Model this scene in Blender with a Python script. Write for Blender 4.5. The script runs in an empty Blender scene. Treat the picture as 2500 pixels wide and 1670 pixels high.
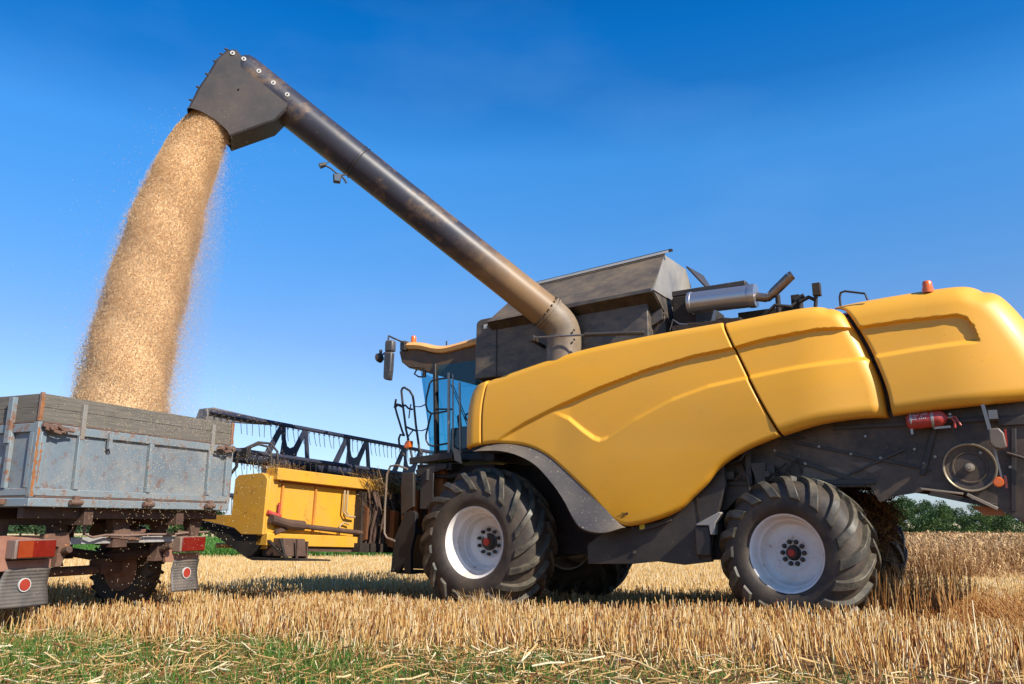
import bpy, math, random
import numpy as np
from mathutils import Vector, Matrix
from math import sin, cos, pi, radians as R
random.seed(7); rng = np.random.default_rng(11)
sc = bpy.context.scene
# ---------------------------------------------------------------- camera
cam_d = bpy.data.cameras.new('camera'); cam = bpy.data.objects.new('camera', cam_d)
sc.collection.objects.link(cam); sc.camera = cam
cam_d.sensor_width = 36.0; cam_d.lens = 36.0*1944/2500
cam.location = (0, 0, 1.1); cam.rotation_euler = (R(90)+math.atan(442/1944), 0, 0)
cam_d.clip_end = 20000; cam_d.clip_start = .05
# ---------------------------------------------------------------- sky and sun
SUN_AZ, SUN_EL = R(-46), R(38)            # direction to the sun: azimuth from +x
w = bpy.data.worlds.new('World'); sc.world = w; w.use_nodes = True
nt = w.node_tree; bg = nt.nodes['Background']
sky = nt.nodes.new('ShaderNodeTexSky'); sky.sky_type = 'NISHITA'; sky.sun_disc = False
sky.sun_elevation = SUN_EL; sky.sun_rotation = R(90)-SUN_AZ
sky.altitude = 300; sky.air_density = 1.0; sky.dust_density = .35; sky.ozone_density = 3.0
hs = nt.nodes.new('ShaderNodeHueSaturation'); hs.inputs['Saturation'].default_value = 1.3
nt.links.new(sky.outputs[0], hs.inputs['Color'])
# deep polarised blue towards the zenith: tint of the sky by height
wtc = nt.nodes.new('ShaderNodeTexCoord'); wsx = nt.nodes.new('ShaderNodeSeparateXYZ'); wcr = nt.nodes.new('ShaderNodeValToRGB'); wmx = nt.nodes.new('ShaderNodeMix')
wmx.data_type = 'RGBA'; wmx.blend_type = 'MULTIPLY'; wmx.inputs[0].default_value = 1
nt.links.new(wtc.outputs['Generated'], wsx.inputs[0]); nt.links.new(wsx.outputs[2], wcr.inputs[0]); nt.links.new(wcr.outputs[0], wmx.inputs[7]); nt.links.new(hs.outputs[0], wmx.inputs[6]); nt.links.new(wmx.outputs[2], bg.inputs['Color'])
el_ = wcr.color_ramp.elements; el_[0].position = 0; el_[0].color = (.30, .36, .58, 1); el_[1].position = 1; el_[1].color = (.35, .6, .75, 1)
for p_, c_ in ((.06, (.50, .50, .60)), (.14, (.72, .58, .60)), (.22, (.76, .60, .62)), (.43, (.62, .84, .90)), (.50, (.20, .62, .78)), (.56, (.05, .60, .80)), (.64, (.02, .46, .66))):
    q_ = el_.new(p_); q_.color = (*c_, 1)
bg.inputs['Strength'].default_value = .15
sd = bpy.data.lights.new('sun', 'SUN'); sun = bpy.data.objects.new('sun', sd); sc.collection.objects.link(sun)
sd.energy = 4.2; sd.angle = R(.5); sd.color = (1.0, .93, .82)
sdir = Vector((cos(SUN_AZ)*cos(SUN_EL), sin(SUN_AZ)*cos(SUN_EL), sin(SUN_EL)))
sun.rotation_euler = sdir.to_track_quat('Z', 'Y').to_euler(); sun.location = sdir*60
sc.view_settings.view_transform = 'Standard'; sc.view_settings.look = 'None'
sc.view_settings.exposure = .80; sc.view_settings.gamma = 1
sc.cycles.max_bounces = 8; sc.cycles.transparent_max_bounces = 12
wno = nt.nodes.new('ShaderNodeTexNoise'); wno.inputs['Scale'].default_value = 2.2; wno.inputs['Detail'].default_value = 5; wmp = nt.nodes.new('ShaderNodeMapping'); wmp.inputs['Scale'].default_value = (1, 1, 2.5)
nt.links.new(wtc.outputs['Generated'], wmp.inputs[0]); nt.links.new(wmp.outputs[0], wno.inputs['Vector'])
wmr = nt.nodes.new('ShaderNodeMapRange'); wmr.inputs[1].default_value = .52; wmr.inputs[2].default_value = .80; wmr.inputs[3].default_value = 0; wmr.inputs[4].default_value = .09
wm2 = nt.nodes.new('ShaderNodeMix'); wm2.data_type = 'RGBA'; nt.links.new(wno.outputs[0], wmr.inputs[0]); nt.links.new(wmr.outputs[0], wm2.inputs[0]); nt.links.new(wmx.outputs[2], wm2.inputs[6]); wm2.inputs[7].default_value = (2.2, 3.3, 5.0, 1); nt.links.new(wm2.outputs[2], bg.inputs['Color'])
# ---------------------------------------------------------------- helpers
def link(o, parent=None):
    sc.collection.objects.link(o)
    if parent: o.parent = parent
    return o
def tag(o, label=None, cat=None, group=None, kind=None):
    if label: o['label'] = label
    if cat: o['category'] = cat
    if group: o['group'] = group
    if kind: o['kind'] = kind
    return o
def empty(name, loc, rz=0, label=None, cat=None, group=None):
    o = bpy.data.objects.new(name, None); o.location = loc; o.rotation_euler = (0, 0, rz); o.empty_display_size = .2
    return tag(link(o), label, cat, group)
def dup(o, parent=None):
    c = o.copy(); sc.collection.objects.link(c); c.parent = parent
    for ch in list(o.children): dup(ch, c)
    return c
MATS = {}
def M(name, col, rough=.5, metal=0., var=.12, scale=2.5, dust=None, damt=.35, dscale=1.5, bump=.0, bscale=60., coat=0., spots=None, samt=.3, sscale=8, stretch=(1,1,1), updust=0., spec=.5, grad=None, patch=(.38, .68, .15)):
    m = bpy.data.materials.new(name); m.use_nodes = True; n = m.node_tree; N = n.nodes; L = n.links
    b = N['Principled BSDF']; b.inputs['Roughness'].default_value = rough; b.inputs['Metallic'].default_value = metal
    b.inputs['Coat Weight'].default_value = coat; b.inputs['Coat Roughness'].default_value = .15
    b.inputs['Specular IOR Level'].default_value = spec
    tc = N.new('ShaderNodeTexCoord'); mp = N.new('ShaderNodeMapping'); mp.inputs['Scale'].default_value = stretch
    L.new(tc.outputs['Object'], mp.inputs[0])
    no = N.new('ShaderNodeTexNoise'); no.inputs['Scale'].default_value = scale; no.inputs['Detail'].default_value = 8; no.inputs['Roughness'].default_value = .65
    L.new(mp.outputs[0], no.inputs['Vector'])
    cr = N.new('ShaderNodeMapRange'); cr.inputs[1].default_value = .3; cr.inputs[2].default_value = .7
    cr.inputs[3].default_value = 1-var; cr.inputs[4].default_value = 1+var; L.new(no.outputs[0], cr.inputs[0])
    mx = N.new('ShaderNodeVectorMath'); mx.operation = 'SCALE'; mx.inputs[0].default_value = col[:3]; L.new(cr.outputs[0], mx.inputs['Scale'])
    out = mx.outputs[0]
    def blend(out, c2, fac):
        mi = N.new('ShaderNodeMix'); mi.data_type = 'RGBA'; L.new(fac, mi.inputs[0]); L.new(out, mi.inputs[6]); mi.inputs[7].default_value = (*c2, 1)
        return mi.outputs[2]
    if dust:
        n2 = N.new('ShaderNodeTexNoise'); n2.inputs['Scale'].default_value = dscale; n2.inputs['Detail'].default_value = 10; n2.inputs['Roughness'].default_value = .7
        L.new(mp.outputs[0], n2.inputs['Vector'])
        r2 = N.new('ShaderNodeMapRange'); r2.inputs[1].default_value = patch[0]; r2.inputs[2].default_value = patch[1]; r2.inputs[3].default_value = damt*patch[2]; r2.inputs[4].default_value = damt
        L.new(n2.outputs[0], r2.inputs[0]); fac = r2.outputs[0]
        if updust:
            ge = N.new('ShaderNodeNewGeometry'); sx = N.new('ShaderNodeSeparateXYZ'); L.new(ge.outputs['Normal'], sx.inputs[0])
            ru = N.new('ShaderNodeMapRange'); ru.inputs[1].default_value = .1; ru.inputs[2].default_value = .9; ru.inputs[3].default_value = 0; ru.inputs[4].default_value = updust
            L.new(sx.outputs[2], ru.inputs[0]); ad = N.new('ShaderNodeMath'); ad.use_clamp = True; L.new(fac, ad.inputs[0]); L.new(ru.outputs[0], ad.inputs[1]); fac = ad.outputs[0]
        if grad:                       # thicker dust round one place: grad = (point, near, far)
            vd = N.new('ShaderNodeVectorMath'); vd.operation = 'DISTANCE'; L.new(tc.outputs['Object'], vd.inputs[0]); vd.inputs[1].default_value = grad[0]
            rg = N.new('ShaderNodeMapRange'); rg.interpolation_type = 'SMOOTHSTEP'; rg.inputs[1].default_value = grad[1]; rg.inputs[2].default_value = grad[2]; rg.inputs[3].default_value = .75; rg.inputs[4].default_value = 0
            nd = N.new('ShaderNodeMath'); nd.operation = 'ADD'; L.new(vd.outputs['Value'], nd.inputs[0]); nm_ = N.new('ShaderNodeMath'); nm_.operation = 'MULTIPLY_ADD'; nm_.inputs[1].default_value = 3.2; nm_.inputs[2].default_value = -1.6; L.new(n2.outputs[0], nm_.inputs[0]); L.new(nm_.outputs[0], nd.inputs[1])
            L.new(nd.outputs[0], rg.inputs[0]); ag = N.new('ShaderNodeMath'); ag.use_clamp = True; L.new(fac, ag.inputs[0]); L.new(rg.outputs[0], ag.inputs[1]); fac = ag.outputs[0]
        out = blend(out, dust, fac)
    if spots:
        n3 = N.new('ShaderNodeTexNoise'); n3.inputs['Scale'].default_value = sscale; n3.inputs['Detail'].default_value = 12; n3.inputs['Roughness'].default_value = .75
        L.new(tc.outputs['Object'], n3.inputs['Vector'])
        r3 = N.new('ShaderNodeMapRange'); r3.inputs[1].default_value = .64-samt*.15; r3.inputs[2].default_value = .70-samt*.1; L.new(n3.outputs[0], r3.inputs[0])
        out = blend(out, spots, r3.outputs[0])
    L.new(out, b.inputs['Base Color'])
    if bump:
        n4 = N.new('ShaderNodeTexNoise'); n4.inputs['Scale'].default_value = bscale; n4.inputs['Detail'].default_value = 6
        L.new(mp.outputs[0], n4.inputs['Vector'])
        bp = N.new('ShaderNodeBump'); bp.inputs['Strength'].default_value = bump; bp.inputs['Distance'].default_value = .01
        L.new(n4.outputs[0], bp.inputs['Height']); L.new(bp.outputs[0], b.inputs['Normal'])
    MATS[name] = m; return m
STRAW = (.42, .27, .12); DUST = (.30, .22, .13)
yellow = M('yellow_paint', (.80, .365, .012), .48, var=.05, scale=1.2, spots=(.36, .17, .04), samt=.12, sscale=38, dust=(.64, .36, .08), damt=.42, dscale=.8, coat=.12, updust=.15, stretch=(.6, 1, 1.6), bump=.03, bscale=3)
yellow2 = M('header_paint', (.66, .32, .015), .45, var=.08, scale=3, dust=(.45, .27, .10), damt=.5, dscale=2.2, coat=.1, spots=(.16, .07, .03), samt=.35, sscale=5)
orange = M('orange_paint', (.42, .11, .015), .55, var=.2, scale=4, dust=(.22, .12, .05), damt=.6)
dark = M('dark_steel', (.014, .013, .014), .5, var=.3, scale=3, dust=(.12, .09, .06), damt=.42, dscale=1.4, spots=(.14, .10, .06), samt=.2, sscale=11, updust=.3)
darkbody = M('dark_dusty_body', (.013, .011, .011), .5, var=.3, scale=2, patch=(.42, .66, .15), dust=(.20, .135, .08), damt=.62, dscale=1.9, bump=.15, bscale=9, stretch=(1, 1, 1), spots=(.2, .14, .08), samt=.15, sscale=14, updust=.3)
grime = M('greasy_underside', (.012, .009, .007), .8, var=.5, scale=6, dust=(.06, .034, .018), damt=.6, dscale=4, bump=.6, bscale=25)
tankm = M('grey_tank_paint', (.036, .036, .042), .42, var=.2, scale=2, dust=(.26, .19, .11), damt=.62, dscale=4.5, updust=.3, stretch=(.7, 1, 1.6), bump=.1, bscale=6)
tubem = M('grey_auger_paint', (.024, .027, .042), .42, patch=(.50, .66, .04), var=.25, scale=2.5, spec=.35, dust=(.30, .18, .08), damt=.60, dscale=2.0, grad=((1.05, .25, 3.6), .5, 1.7), spots=(.32, .19, .08), samt=.1, sscale=4, bump=.06, bscale=5)
tubed = M('dusty_auger_paint', (.10, .075, .06), .5, var=.15, scale=3, dust=(.34, .25, .15), damt=.75, dscale=2, updust=.3)
plastic = M('grey_plastic_fender', (.040, .040, .047), .45, var=.1, scale=3, dust=(.36, .28, .18), damt=.22, dscale=2, updust=.30, spots=(.5, .42, .3), samt=.35, sscale=34)
rubber = M('tyre_rubber', (.018, .016, .015), .65, var=.25, scale=5, patch=(.40, .62, .25), dust=(.17, .115, .065), damt=.42, dscale=3.2, bump=.25, bscale=40)
lugrub = M('tyre_lug_rubber', (.022, .022, .018), .5, var=.25, scale=6, patch=(.42, .60, .2), updust=.15, dust=(.24, .19, .12), damt=.42, dscale=8, bump=.2, bscale=50)
rimw = M('cream_rim_paint', (.80, .76, .70), .45, var=.04, scale=3, dust=(.46, .30, .17), damt=.55, dscale=2.2, patch=(.45, .70, .1), spots=(.20, .08, .035), samt=.22, sscale=9)
red = M('red_paint', (.42, .02, .015), .4, dust=(.4, .25, .2), damt=.3, dscale=12)
redcap = M('red_hub_cap', (.46, .03, .012), .5, var=.1)
chrome = M('dull_steel', (.24, .23, .22), .38, metal=.8, var=.15, scale=5, dust=(.35, .25, .15), damt=.35, dscale=4)
muffm = M('muffler_steel', (.48, .49, .52), .38, metal=.85, var=.15, scale=3, dust=(.33, .22, .12), damt=.35, dscale=3, spots=(.35, .16, .05), samt=.15, sscale=6)
amber = M('amber_plastic', (.75, .14, .015), .25, var=.05, coat=.5)
redlens = M('red_lens', (.15, .005, .004), .2, var=.1, coat=.6, dust=(.30, .05, .02), damt=.3, dscale=12)
redlens2 = M('dull_red_reflector', (.33, .02, .012), .35, var=.1, dust=(.35, .14, .08), damt=.3, dscale=14)
white = M('white_label', (.5, .49, .46), .5)
yelab = M('yellow_label', (.8, .6, .05), .5)
lensm = M('lamp_lens', (.10, .11, .12), .15, var=.05, coat=.5)
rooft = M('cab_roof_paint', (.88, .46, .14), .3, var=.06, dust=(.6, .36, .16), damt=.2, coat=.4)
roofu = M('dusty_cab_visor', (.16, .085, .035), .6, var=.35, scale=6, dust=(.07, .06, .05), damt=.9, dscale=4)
bluegrey = M('blue_grey_trailer_paint', (.150, .205, .235), .5, var=.08, scale=2.5, dust=(.27, .25, .22), damt=.65, dscale=4, spots=(.19, .075, .03), samt=.75, sscale=8)
sheetm = M('trailer_sheet_paint', (.125, .170, .205), .5, var=.08, scale=2, dust=(.26, .25, .225), damt=.75, dscale=2.6, patch=(.40, .62, .15), spots=(.17, .10, .075), samt=.6, sscale=9)
rust = M('rusty_steel', (.13, .06, .035), .8, var=.4, scale=8, dust=(.15, .12, .10), damt=.5, spots=(.34, .12, .025), samt=.4, sscale=10)
brown = M('brown_underframe', (.060, .030, .019), .75, var=.4, scale=5, dust=(.14, .08, .05), damt=.6, dscale=4)
wood = M('weathered_board', (.115, .105, .085), .8, var=.3, scale=3, stretch=(1.2, 1.2, 16), dust=(.19, .155, .115), damt=.5, dscale=3, spots=(.10, .07, .05), samt=.25, sscale=3, bump=.4, bscale=8)
flapm = M('mud_flap_rubber', (.075, .070, .066), .6, var=.15, dust=(.24, .18, .13), damt=.45, dscale=5)
rustpost = M('rust_streaked_post', (.15, .17, .17), .6, var=.3, scale=6, dust=(.36, .13, .025), damt=1.0, dscale=5, stretch=(1, 1, .35), spots=(.45, .42, .38), samt=.2, sscale=9)
def glass_mat():
    m = bpy.data.materials.new('tinted_cab_glass'); m.use_nodes = True; n = m.node_tree; N = n.nodes; L = n.links
    N.remove(N['Principled BSDF']); t = N.new('ShaderNodeBsdfTransparent'); t.inputs[0].default_value = (.27, .62, .73, 1)
    g = N.new('ShaderNodeBsdfGlossy'); g.inputs['Roughness'].default_value = .06; g.inputs[0].default_value = (.8, .9, 1, 1)
    mx = N.new('ShaderNodeMixShader'); mx.inputs[0].default_value = .06; L.new(t.outputs[0], mx.inputs[1]); L.new(g.outputs[0], mx.inputs[2])
    L.new(mx.outputs[0], N['Material Output'].inputs[0]); return m
glass = glass_mat()
def attr_mat(name, stops, rough=.7, translucent=0., attr='rnd', spec=.3):
    m = bpy.data.materials.new(name); m.use_nodes = True; n = m.node_tree; N = n.nodes; L = n.links; b = N['Principled BSDF']
    at = N.new('ShaderNodeAttribute'); at.attribute_name = attr
    cr = N.new('ShaderNodeValToRGB'); e = cr.color_ramp.elements
    e[0].position = stops[0][0]; e[0].color = (*stops[0][1], 1); e[1].position = stops[-1][0]; e[1].color = (*stops[-1][1], 1)
    for p, c in stops[1:-1]:
        k = e.new(p); k.color = (*c, 1)
    L.new(at.outputs['Fac'], cr.inputs[0]); L.new(cr.outputs[0], b.inputs['Base Color']); b.inputs['Roughness'].default_value = rough
    b.inputs['Specular IOR Level'].default_value = spec
    if translucent:
        tr = N.new('ShaderNodeBsdfTranslucent'); L.new(cr.outputs[0], tr.inputs[0]); mx = N.new('ShaderNodeMixShader'); mx.inputs[0].default_value = translucent
        L.new(b.outputs[0], mx.inputs[1]); L.new(tr.outputs[0], mx.inputs[2]); L.new(mx.outputs[0], N['Material Output'].inputs[0])
    return m
class MB:
    def __init__(s): s.v = []; s.f = []
    def add(s, vs, fs):
        o = len(s.v); s.v += [tuple(map(float, p)) for p in vs]; s.f += [tuple(o+i for i in f) for f in fs]; return s
    def box(s, x0, x1, y0, y1, z0, z1):
        return s.add([(x0,y0,z0),(x1,y0,z0),(x1,y1,z0),(x0,y1,z0),(x0,y0,z1),(x1,y0,z1),(x1,y1,z1),(x0,y1,z1)],
                     [(0,3,2,1),(4,5,6,7),(0,1,5,4),(1,2,6,5),(2,3,7,6),(3,0,4,7)])
    def bar(s, p0, p1, w, h, up=(0, 0, 1)):
        p0 = Vector(p0); p1 = Vector(p1); d = (p1-p0).normalized(); a = d.cross(Vector(up))
        if a.length < 1e-4: a = d.cross(Vector((1, 0, 0)))
        a.normalize(); b = a.cross(d)
        vs = [p+a*(i*w/2)+b*(j*h/2) for p in (p0, p1) for i, j in ((-1,-1),(1,-1),(1,1),(-1,1))]
        return s.add(vs, [(0,1,2,3),(7,6,5,4),(0,4,5,1),(1,5,6,2),(2,6,7,3),(3,7,4,0)])
    def tube(s, pts, r, n=10, cap=True):
        pts = [Vector(p) for p in pts]; rr = r if isinstance(r, (list, tuple)) else [r]*len(pts)
        t0 = (pts[1]-pts[0]).normalized(); a = t0.orthogonal().normalized(); vs = []; K = len(pts)
        for i, p in enumerate(pts):
            t = ((pts[min(i+1, K-1)]-pts[max(i-1, 0)])).normalized()
            a = (a-t*a.dot(t)).normalized(); b = t.cross(a)
            vs += [p+(a*cos(2*pi*k/n)+b*sin(2*pi*k/n))*rr[i] for k in range(n)]
        fs = [(i*n+k, i*n+(k+1)%n, (i+1)*n+(k+1)%n, (i+1)*n+k) for i in range(K-1) for k in range(n)]
        if cap: fs += [tuple(range(n-1, -1, -1)), tuple((K-1)*n+k for k in range(n))]
        return s.add(vs, fs)
    def cyl(s, p0, p1, r, r1=None, n=24): return s.tube([p0, p1], [r, r if r1 is None else r1], n)
    def lathe(s, prof, c=(0,0,0), ax='y', n=48, close=False):
        vs = []; K = len(prof)
        for r, a in prof:
            for k in range(n):
                t = 2*pi*k/n; p = (r*cos(t), a, r*sin(t)) if ax == 'y' else ((r*cos(t), r*sin(t), a) if ax == 'z' else (a, r*cos(t), r*sin(t)))
                vs.append((p[0]+c[0], p[1]+c[1], p[2]+c[2]))
        fs = [(i*n+k, i*n+(k+1)%n, (i+1)*n+(k+1)%n, (i+1)*n+k) for i in range(K-1) for k in range(n)]
        if close: fs += [((K-1)*n+k, (K-1)*n+(k+1)%n, (k+1)%n, k) for k in range(n)]
        return s.add(vs, fs)
    def prism(s, poly, d0, d1, fn=lambda a, b, d: (a, d, b)):
        n = len(poly); vs = [fn(a, b, d0) for a, b in poly]+[fn(a, b, d1) for a, b in poly]
        return s.add(vs, [tuple(range(n)), tuple(range(2*n-1, n-1, -1))]+[(i, i+n, (i+1) % n+n, (i+1) % n) for i in range(n)])
    def build(s, name, mat, parent=None, bevel=0, angle=35, fix=True, loc=None, each=False):
        if each: return s.build_each(name, mat, parent, bevel, angle)
        me = bpy.data.meshes.new(name); me.from_pydata(s.v, [], s.f); me.materials.append(mat)
        if fix:
            import bmesh
            bm = bmesh.new(); bm.from_mesh(me); bmesh.ops.recalc_face_normals(bm, faces=bm.faces); bm.to_mesh(me); bm.free()
        me.polygons.foreach_set('use_smooth', [True]*len(me.polygons)); me.set_sharp_from_angle(angle=R(angle)); me.update()
        o = bpy.data.objects.new(name, me); link(o, parent)
        if loc: o.location = loc
        if bevel:
            b = o.modifiers.new('b', 'BEVEL'); b.width = bevel; b.segments = 2; b.limit_method = 'ANGLE'; b.angle_limit = R(40)
        return o
def _each(s, name, mat, parent, bevel, angle):
    n = len(s.v); p = list(range(n))
    def find(i):
        while p[i] != i: p[i] = p[p[i]]; i = p[i]
        return i
    for f in s.f:
        for a in f[1:]: p[find(a)] = find(f[0])
    isl = {}
    for i in range(n): isl.setdefault(find(i), []).append(i)
    V = np.array(s.v); g = [[ix, V[ix].min(0)-.004, V[ix].max(0)+.004] for ix in isl.values()]; ch = True
    while ch:
        ch = False
        for i in range(len(g)):
            for j in range(i+1, len(g)):
                if (g[i][1] <= g[j][2]).all() and (g[j][1] <= g[i][2]).all():
                    g[i] = [g[i][0]+g[j][0], np.minimum(g[i][1], g[j][1]), np.maximum(g[i][2], g[j][2])]; g.pop(j); ch = True; break
            if ch: break
    out = []
    for ix, _, _ in g:
        mp = {v: k for k, v in enumerate(sorted(ix))}; m = MB(); m.v = [s.v[v] for v in sorted(ix)]; m.f = [tuple(mp[v] for v in f) for f in s.f if f[0] in mp]
        out.append(m.build(name, mat, parent, bevel, angle))
    return out[0]
MB.build_each = _each
def raw(name, V, F, mat, attr=None, parent=None, smooth=False):
    """V Nx3, F Mxk arrays (one polygon size)"""
    me = bpy.data.meshes.new(name); k = F.shape[1]
    me.vertices.add(len(V)); me.vertices.foreach_set('co', np.ascontiguousarray(V, dtype=np.float32).ravel())
    me.loops.add(F.size); me.loops.foreach_set('vertex_index', np.ascontiguousarray(F, dtype=np.int32).ravel())
    me.polygons.add(len(F)); me.polygons.foreach_set('loop_start', np.arange(0, F.size, k, dtype=np.int32))
    if smooth: me.polygons.foreach_set('use_smooth', np.ones(len(F), dtype=bool))
    if attr is not None:
        a = me.attributes.new('rnd', 'FLOAT', 'POINT'); a.data.foreach_set('value', np.ascontiguousarray(attr, dtype=np.float32))
    me.update(calc_edges=True); me.materials.append(mat)
    return link(bpy.data.objects.new(name, me), parent)
def ss(a, b, x): t = np.clip((x-a)/(b-a), 0, 1); return t*t*(3-2*t)
# frame of the combine: x = to its rear, y = inboard (away from the camera), z up
TH = R(32); OX, OY = -.467, 10.074
def to_local(x, y): dx, dy = x-OX, y-OY; return dx*cos(TH)-dy*sin(TH), dx*sin(TH)+dy*cos(TH)
def to_world(u, v): return OX+u*cos(TH)+v*sin(TH), OY-u*sin(TH)+v*cos(TH)
def gh(x, y):
    """ground height"""
    x = np.asarray(x, float); y = np.asarray(y, float); u, v = to_local(x, y)
    d = np.hypot(x, y)
    h = .13*(1-ss(-1.0, -.2, v))*(1-ss(12, 18, d)) + .05*ss(1.5, 3.6, u)*(1-ss(5, 12, v))*(1-ss(8, 14, u))
    h = h + (.03+.05*ss(1, 3.5, u))*(1-ss(-.75, -.22, v))*(1-ss(5, 8, u))*ss(-2, 0, u)
    h = h + .012*np.sin(x*2.1+1)*np.sin(y*1.7)+.008*np.sin(x*5.3+y*3.1)
    h = h*(1-ss(25, 40, d))
    h = h - .0095*np.clip(d-58, 0, 400) + np.where(d > 458, (d-458)*.0033, 0)
    h = h - 2.2*ss(35, 100, d)*ss(.2, .5, x/np.maximum(y, 1))
    return h + np.where(d > 900, (d-900)*.0008*(1+np.sin(np.arctan2(x, y)*9)), 0)
# ---------------------------------------------------------------- ground
def ground():
    rs = np.concatenate([np.linspace(0, 30, 121), np.geomspace(31, 4200, 90)]); na = 361
    an = np.linspace(0, 2*pi, na)[:-1]; A, Rr = np.meshgrid(an, rs)
    X = Rr*np.sin(A); Y = Rr*np.cos(A); Z = gh(X, Y); n = na-1
    V = np.stack([X, Y, Z], -1).reshape(-1, 3); i, j = np.meshgrid(np.arange(len(rs)-1), np.arange(n), indexing='ij')
    F = np.stack([i*n+j, i*n+(j+1) % n, (i+1)*n+(j+1) % n, (i+1)*n+j], -1).reshape(-1, 4)[:, ::-1]
    m = bpy.data.materials.new('field_soil'); m.use_nodes = True; nt = m.node_tree; N = nt.nodes; L = nt.links; b = N['Principled BSDF']
    b.inputs['Roughness'].default_value = .9; b.inputs['Specular IOR Level'].default_value = .1
    tc = N.new('ShaderNodeTexCoord'); sx = N.new('ShaderNodeSeparateXYZ'); L.new(tc.outputs['Object'], sx.inputs[0])
    def noise(s, d=8):
        q = N.new('ShaderNodeTexNoise'); q.inputs['Scale'].default_value = s; q.inputs['Detail'].default_value = d; q.inputs['Roughness'].default_value = .65; L.new(tc.outputs['Object'], q.inputs['Vector']); return q.outputs[0]
    def ramp(src, st):
        c = N.new('ShaderNodeValToRGB'); L.new(src, c.inputs[0]); e = c.color_ramp.elements
        e[0].position = st[0][0]; e[0].color = (*st[0][1], 1); e[1].position = st[-1][0]; e[1].color = (*st[-1][1], 1)
        for p, cc in st[1:-1]: k = e.new(p); k.color = (*cc, 1)
        return c.outputs[0]
    def mr(src, a, bb):
        q = N.new('ShaderNodeMapRange'); q.inputs[1].default_value = a; q.inputs[2].default_value = bb; L.new(src, q.inputs[0]); return q.outputs[0]
    def mix(f, a, bb):
        q = N.new('ShaderNodeMix'); q.data_type = 'RGBA'; L.new(f, q.inputs[0]); L.new(a, q.inputs[6]); L.new(bb, q.inputs[7]); return q.outputs[2]
    near = ramp(noise(14), [(.35, (.10, .045, .022)), (.5, (.22, .11, .05)), (.65, (.38, .23, .10))])
    mid = ramp(noise(3), [(.35, (.55, .38, .18)), (.65, (.70, .52, .27))])
    ln = N.new('ShaderNodeVectorMath'); ln.operation = 'LENGTH'; L.new(tc.outputs['Object'], ln.inputs[0]); dist = ln.outputs['Value']
    c1 = mix(mr(dist, 12, 24), near, mid)
    # distant patchwork of crops
    vo = N.new('ShaderNodeTexVoronoi'); vo.inputs['Scale'].default_value = .0035; mp = N.new('ShaderNodeMapping'); mp.inputs['Scale'].default_value = (1, .45, 1)
    L.new(tc.outputs['Object'], mp.inputs[0]); L.new(mp.outputs[0], vo.inputs['Vector'])
    far = ramp(vo.outputs['Color'], [(.2, (.10, .16, .06)), (.45, (.50, .38, .20)), (.7, (.42, .30, .15)), (.85, (.13, .19, .08))])
    c2 = mix(mr(dist, 380, 420), c1, far)
    L.new(c2, b.inputs['Base Color'])
    bp = N.new('ShaderNodeBump'); bp.inputs['Strength'].default_value = .7; bp.inputs['Distance'].default_value = .04; L.new(noise(20), bp.inputs['Height']); L.new(bp.outputs[0], b.inputs['Normal'])
    o = raw('ground', V, F, m, smooth=True); o['kind'] = 'structure'; return o
ground()
def hills():
    n = 240; an = np.linspace(R(-75), R(75), n); V = []; 
    for k, (d, s) in enumerate([(3600, 0), (4300, 1), (5200, 0)]):
        hh = (16+9*np.sin(an*5+1)+6*np.sin(an*13)+3*np.sin(an*31+2))*s - 5*(1-s)
        V.append(np.stack([d*np.sin(an), d*np.cos(an), hh], -1))
    V = np.concatenate(V); i, j = np.meshgrid([0, 1], np.arange(n-1), indexing='ij')
    F = np.stack([i*n+j, i*n+j+1, (i+1)*n+j+1, (i+1)*n+j], -1).reshape(-1, 4)
    o = raw('hills', V, F, M('hazy_wooded_hills', (.10, .155, .21), .95, var=.2, scale=.01, spec=0), smooth=True); o['kind'] = 'structure'  # blue of distant haze is put into the hill colour
hills()
# ---------------------------------------------------------------- COMBINE
C = empty('combine_harvester', (OX, OY, 0), -TH, 'large yellow combine harvester with its dark auger raised over the grey trailer, unloading grain', 'combine harvester')
# side panels
def g0(z): return .02+.084*np.clip(1.9-z, 0, 9)**2+.10*np.clip(z-2.1, 0, 9)**2
def resamp(P, n):
    P = np.array(P, float)
    # smooth a little with a Catmull-Rom pass, then resample by arc length
    Q = []
    for i in range(len(P)-1):
        p0, p1, p2, p3 = P[max(i-1, 0)], P[i], P[i+1], P[min(i+2, len(P)-1)]
        for t in np.linspace(0, 1, 12, endpoint=False):
            Q.append(.5*((2*p1)+(-p0+p2)*t+(2*p0-5*p1+4*p2-p3)*t*t+(-p0+3*p1-3*p2+p3)*t**3))
    Q.append(P[-1]); Q = np.array(Q); s = np.r_[0, np.cumsum(np.hypot(*np.diff(Q, axis=0).T))]
    t = np.linspace(0, s[-1], n); return np.stack([np.interp(t, s, Q[:, 0]), np.interp(t, s, Q[:, 1])], -1)
def segdist(P, poly):
    a = poly[:-1]; b = poly[1:]; out = np.full(P.shape[:-1], 9.)
    for p, q in zip(a, b):
        d = q-p; L2 = max((d*d).sum(), 1e-9); t = np.clip(((P-p)*d).sum(-1)/L2, 0, 1); out = np.minimum(out, np.linalg.norm(P-(p+t[..., None]*d), axis=-1))
    return out
GU = np.array([(-.3,1.6),(.334,2.112),(.707,2.292),(1.145,2.457),(1.697,2.649),(2.306,2.811),(2.88,2.916),(3.292,2.953),(3.682,3.016),(4.177,3.056),(4.53,3.04),(4.977,3.054),(5.437,3.050),(5.515,3.014),(5.566,2.921),(5.6,2.771),(5.62,2.60)])
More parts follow.
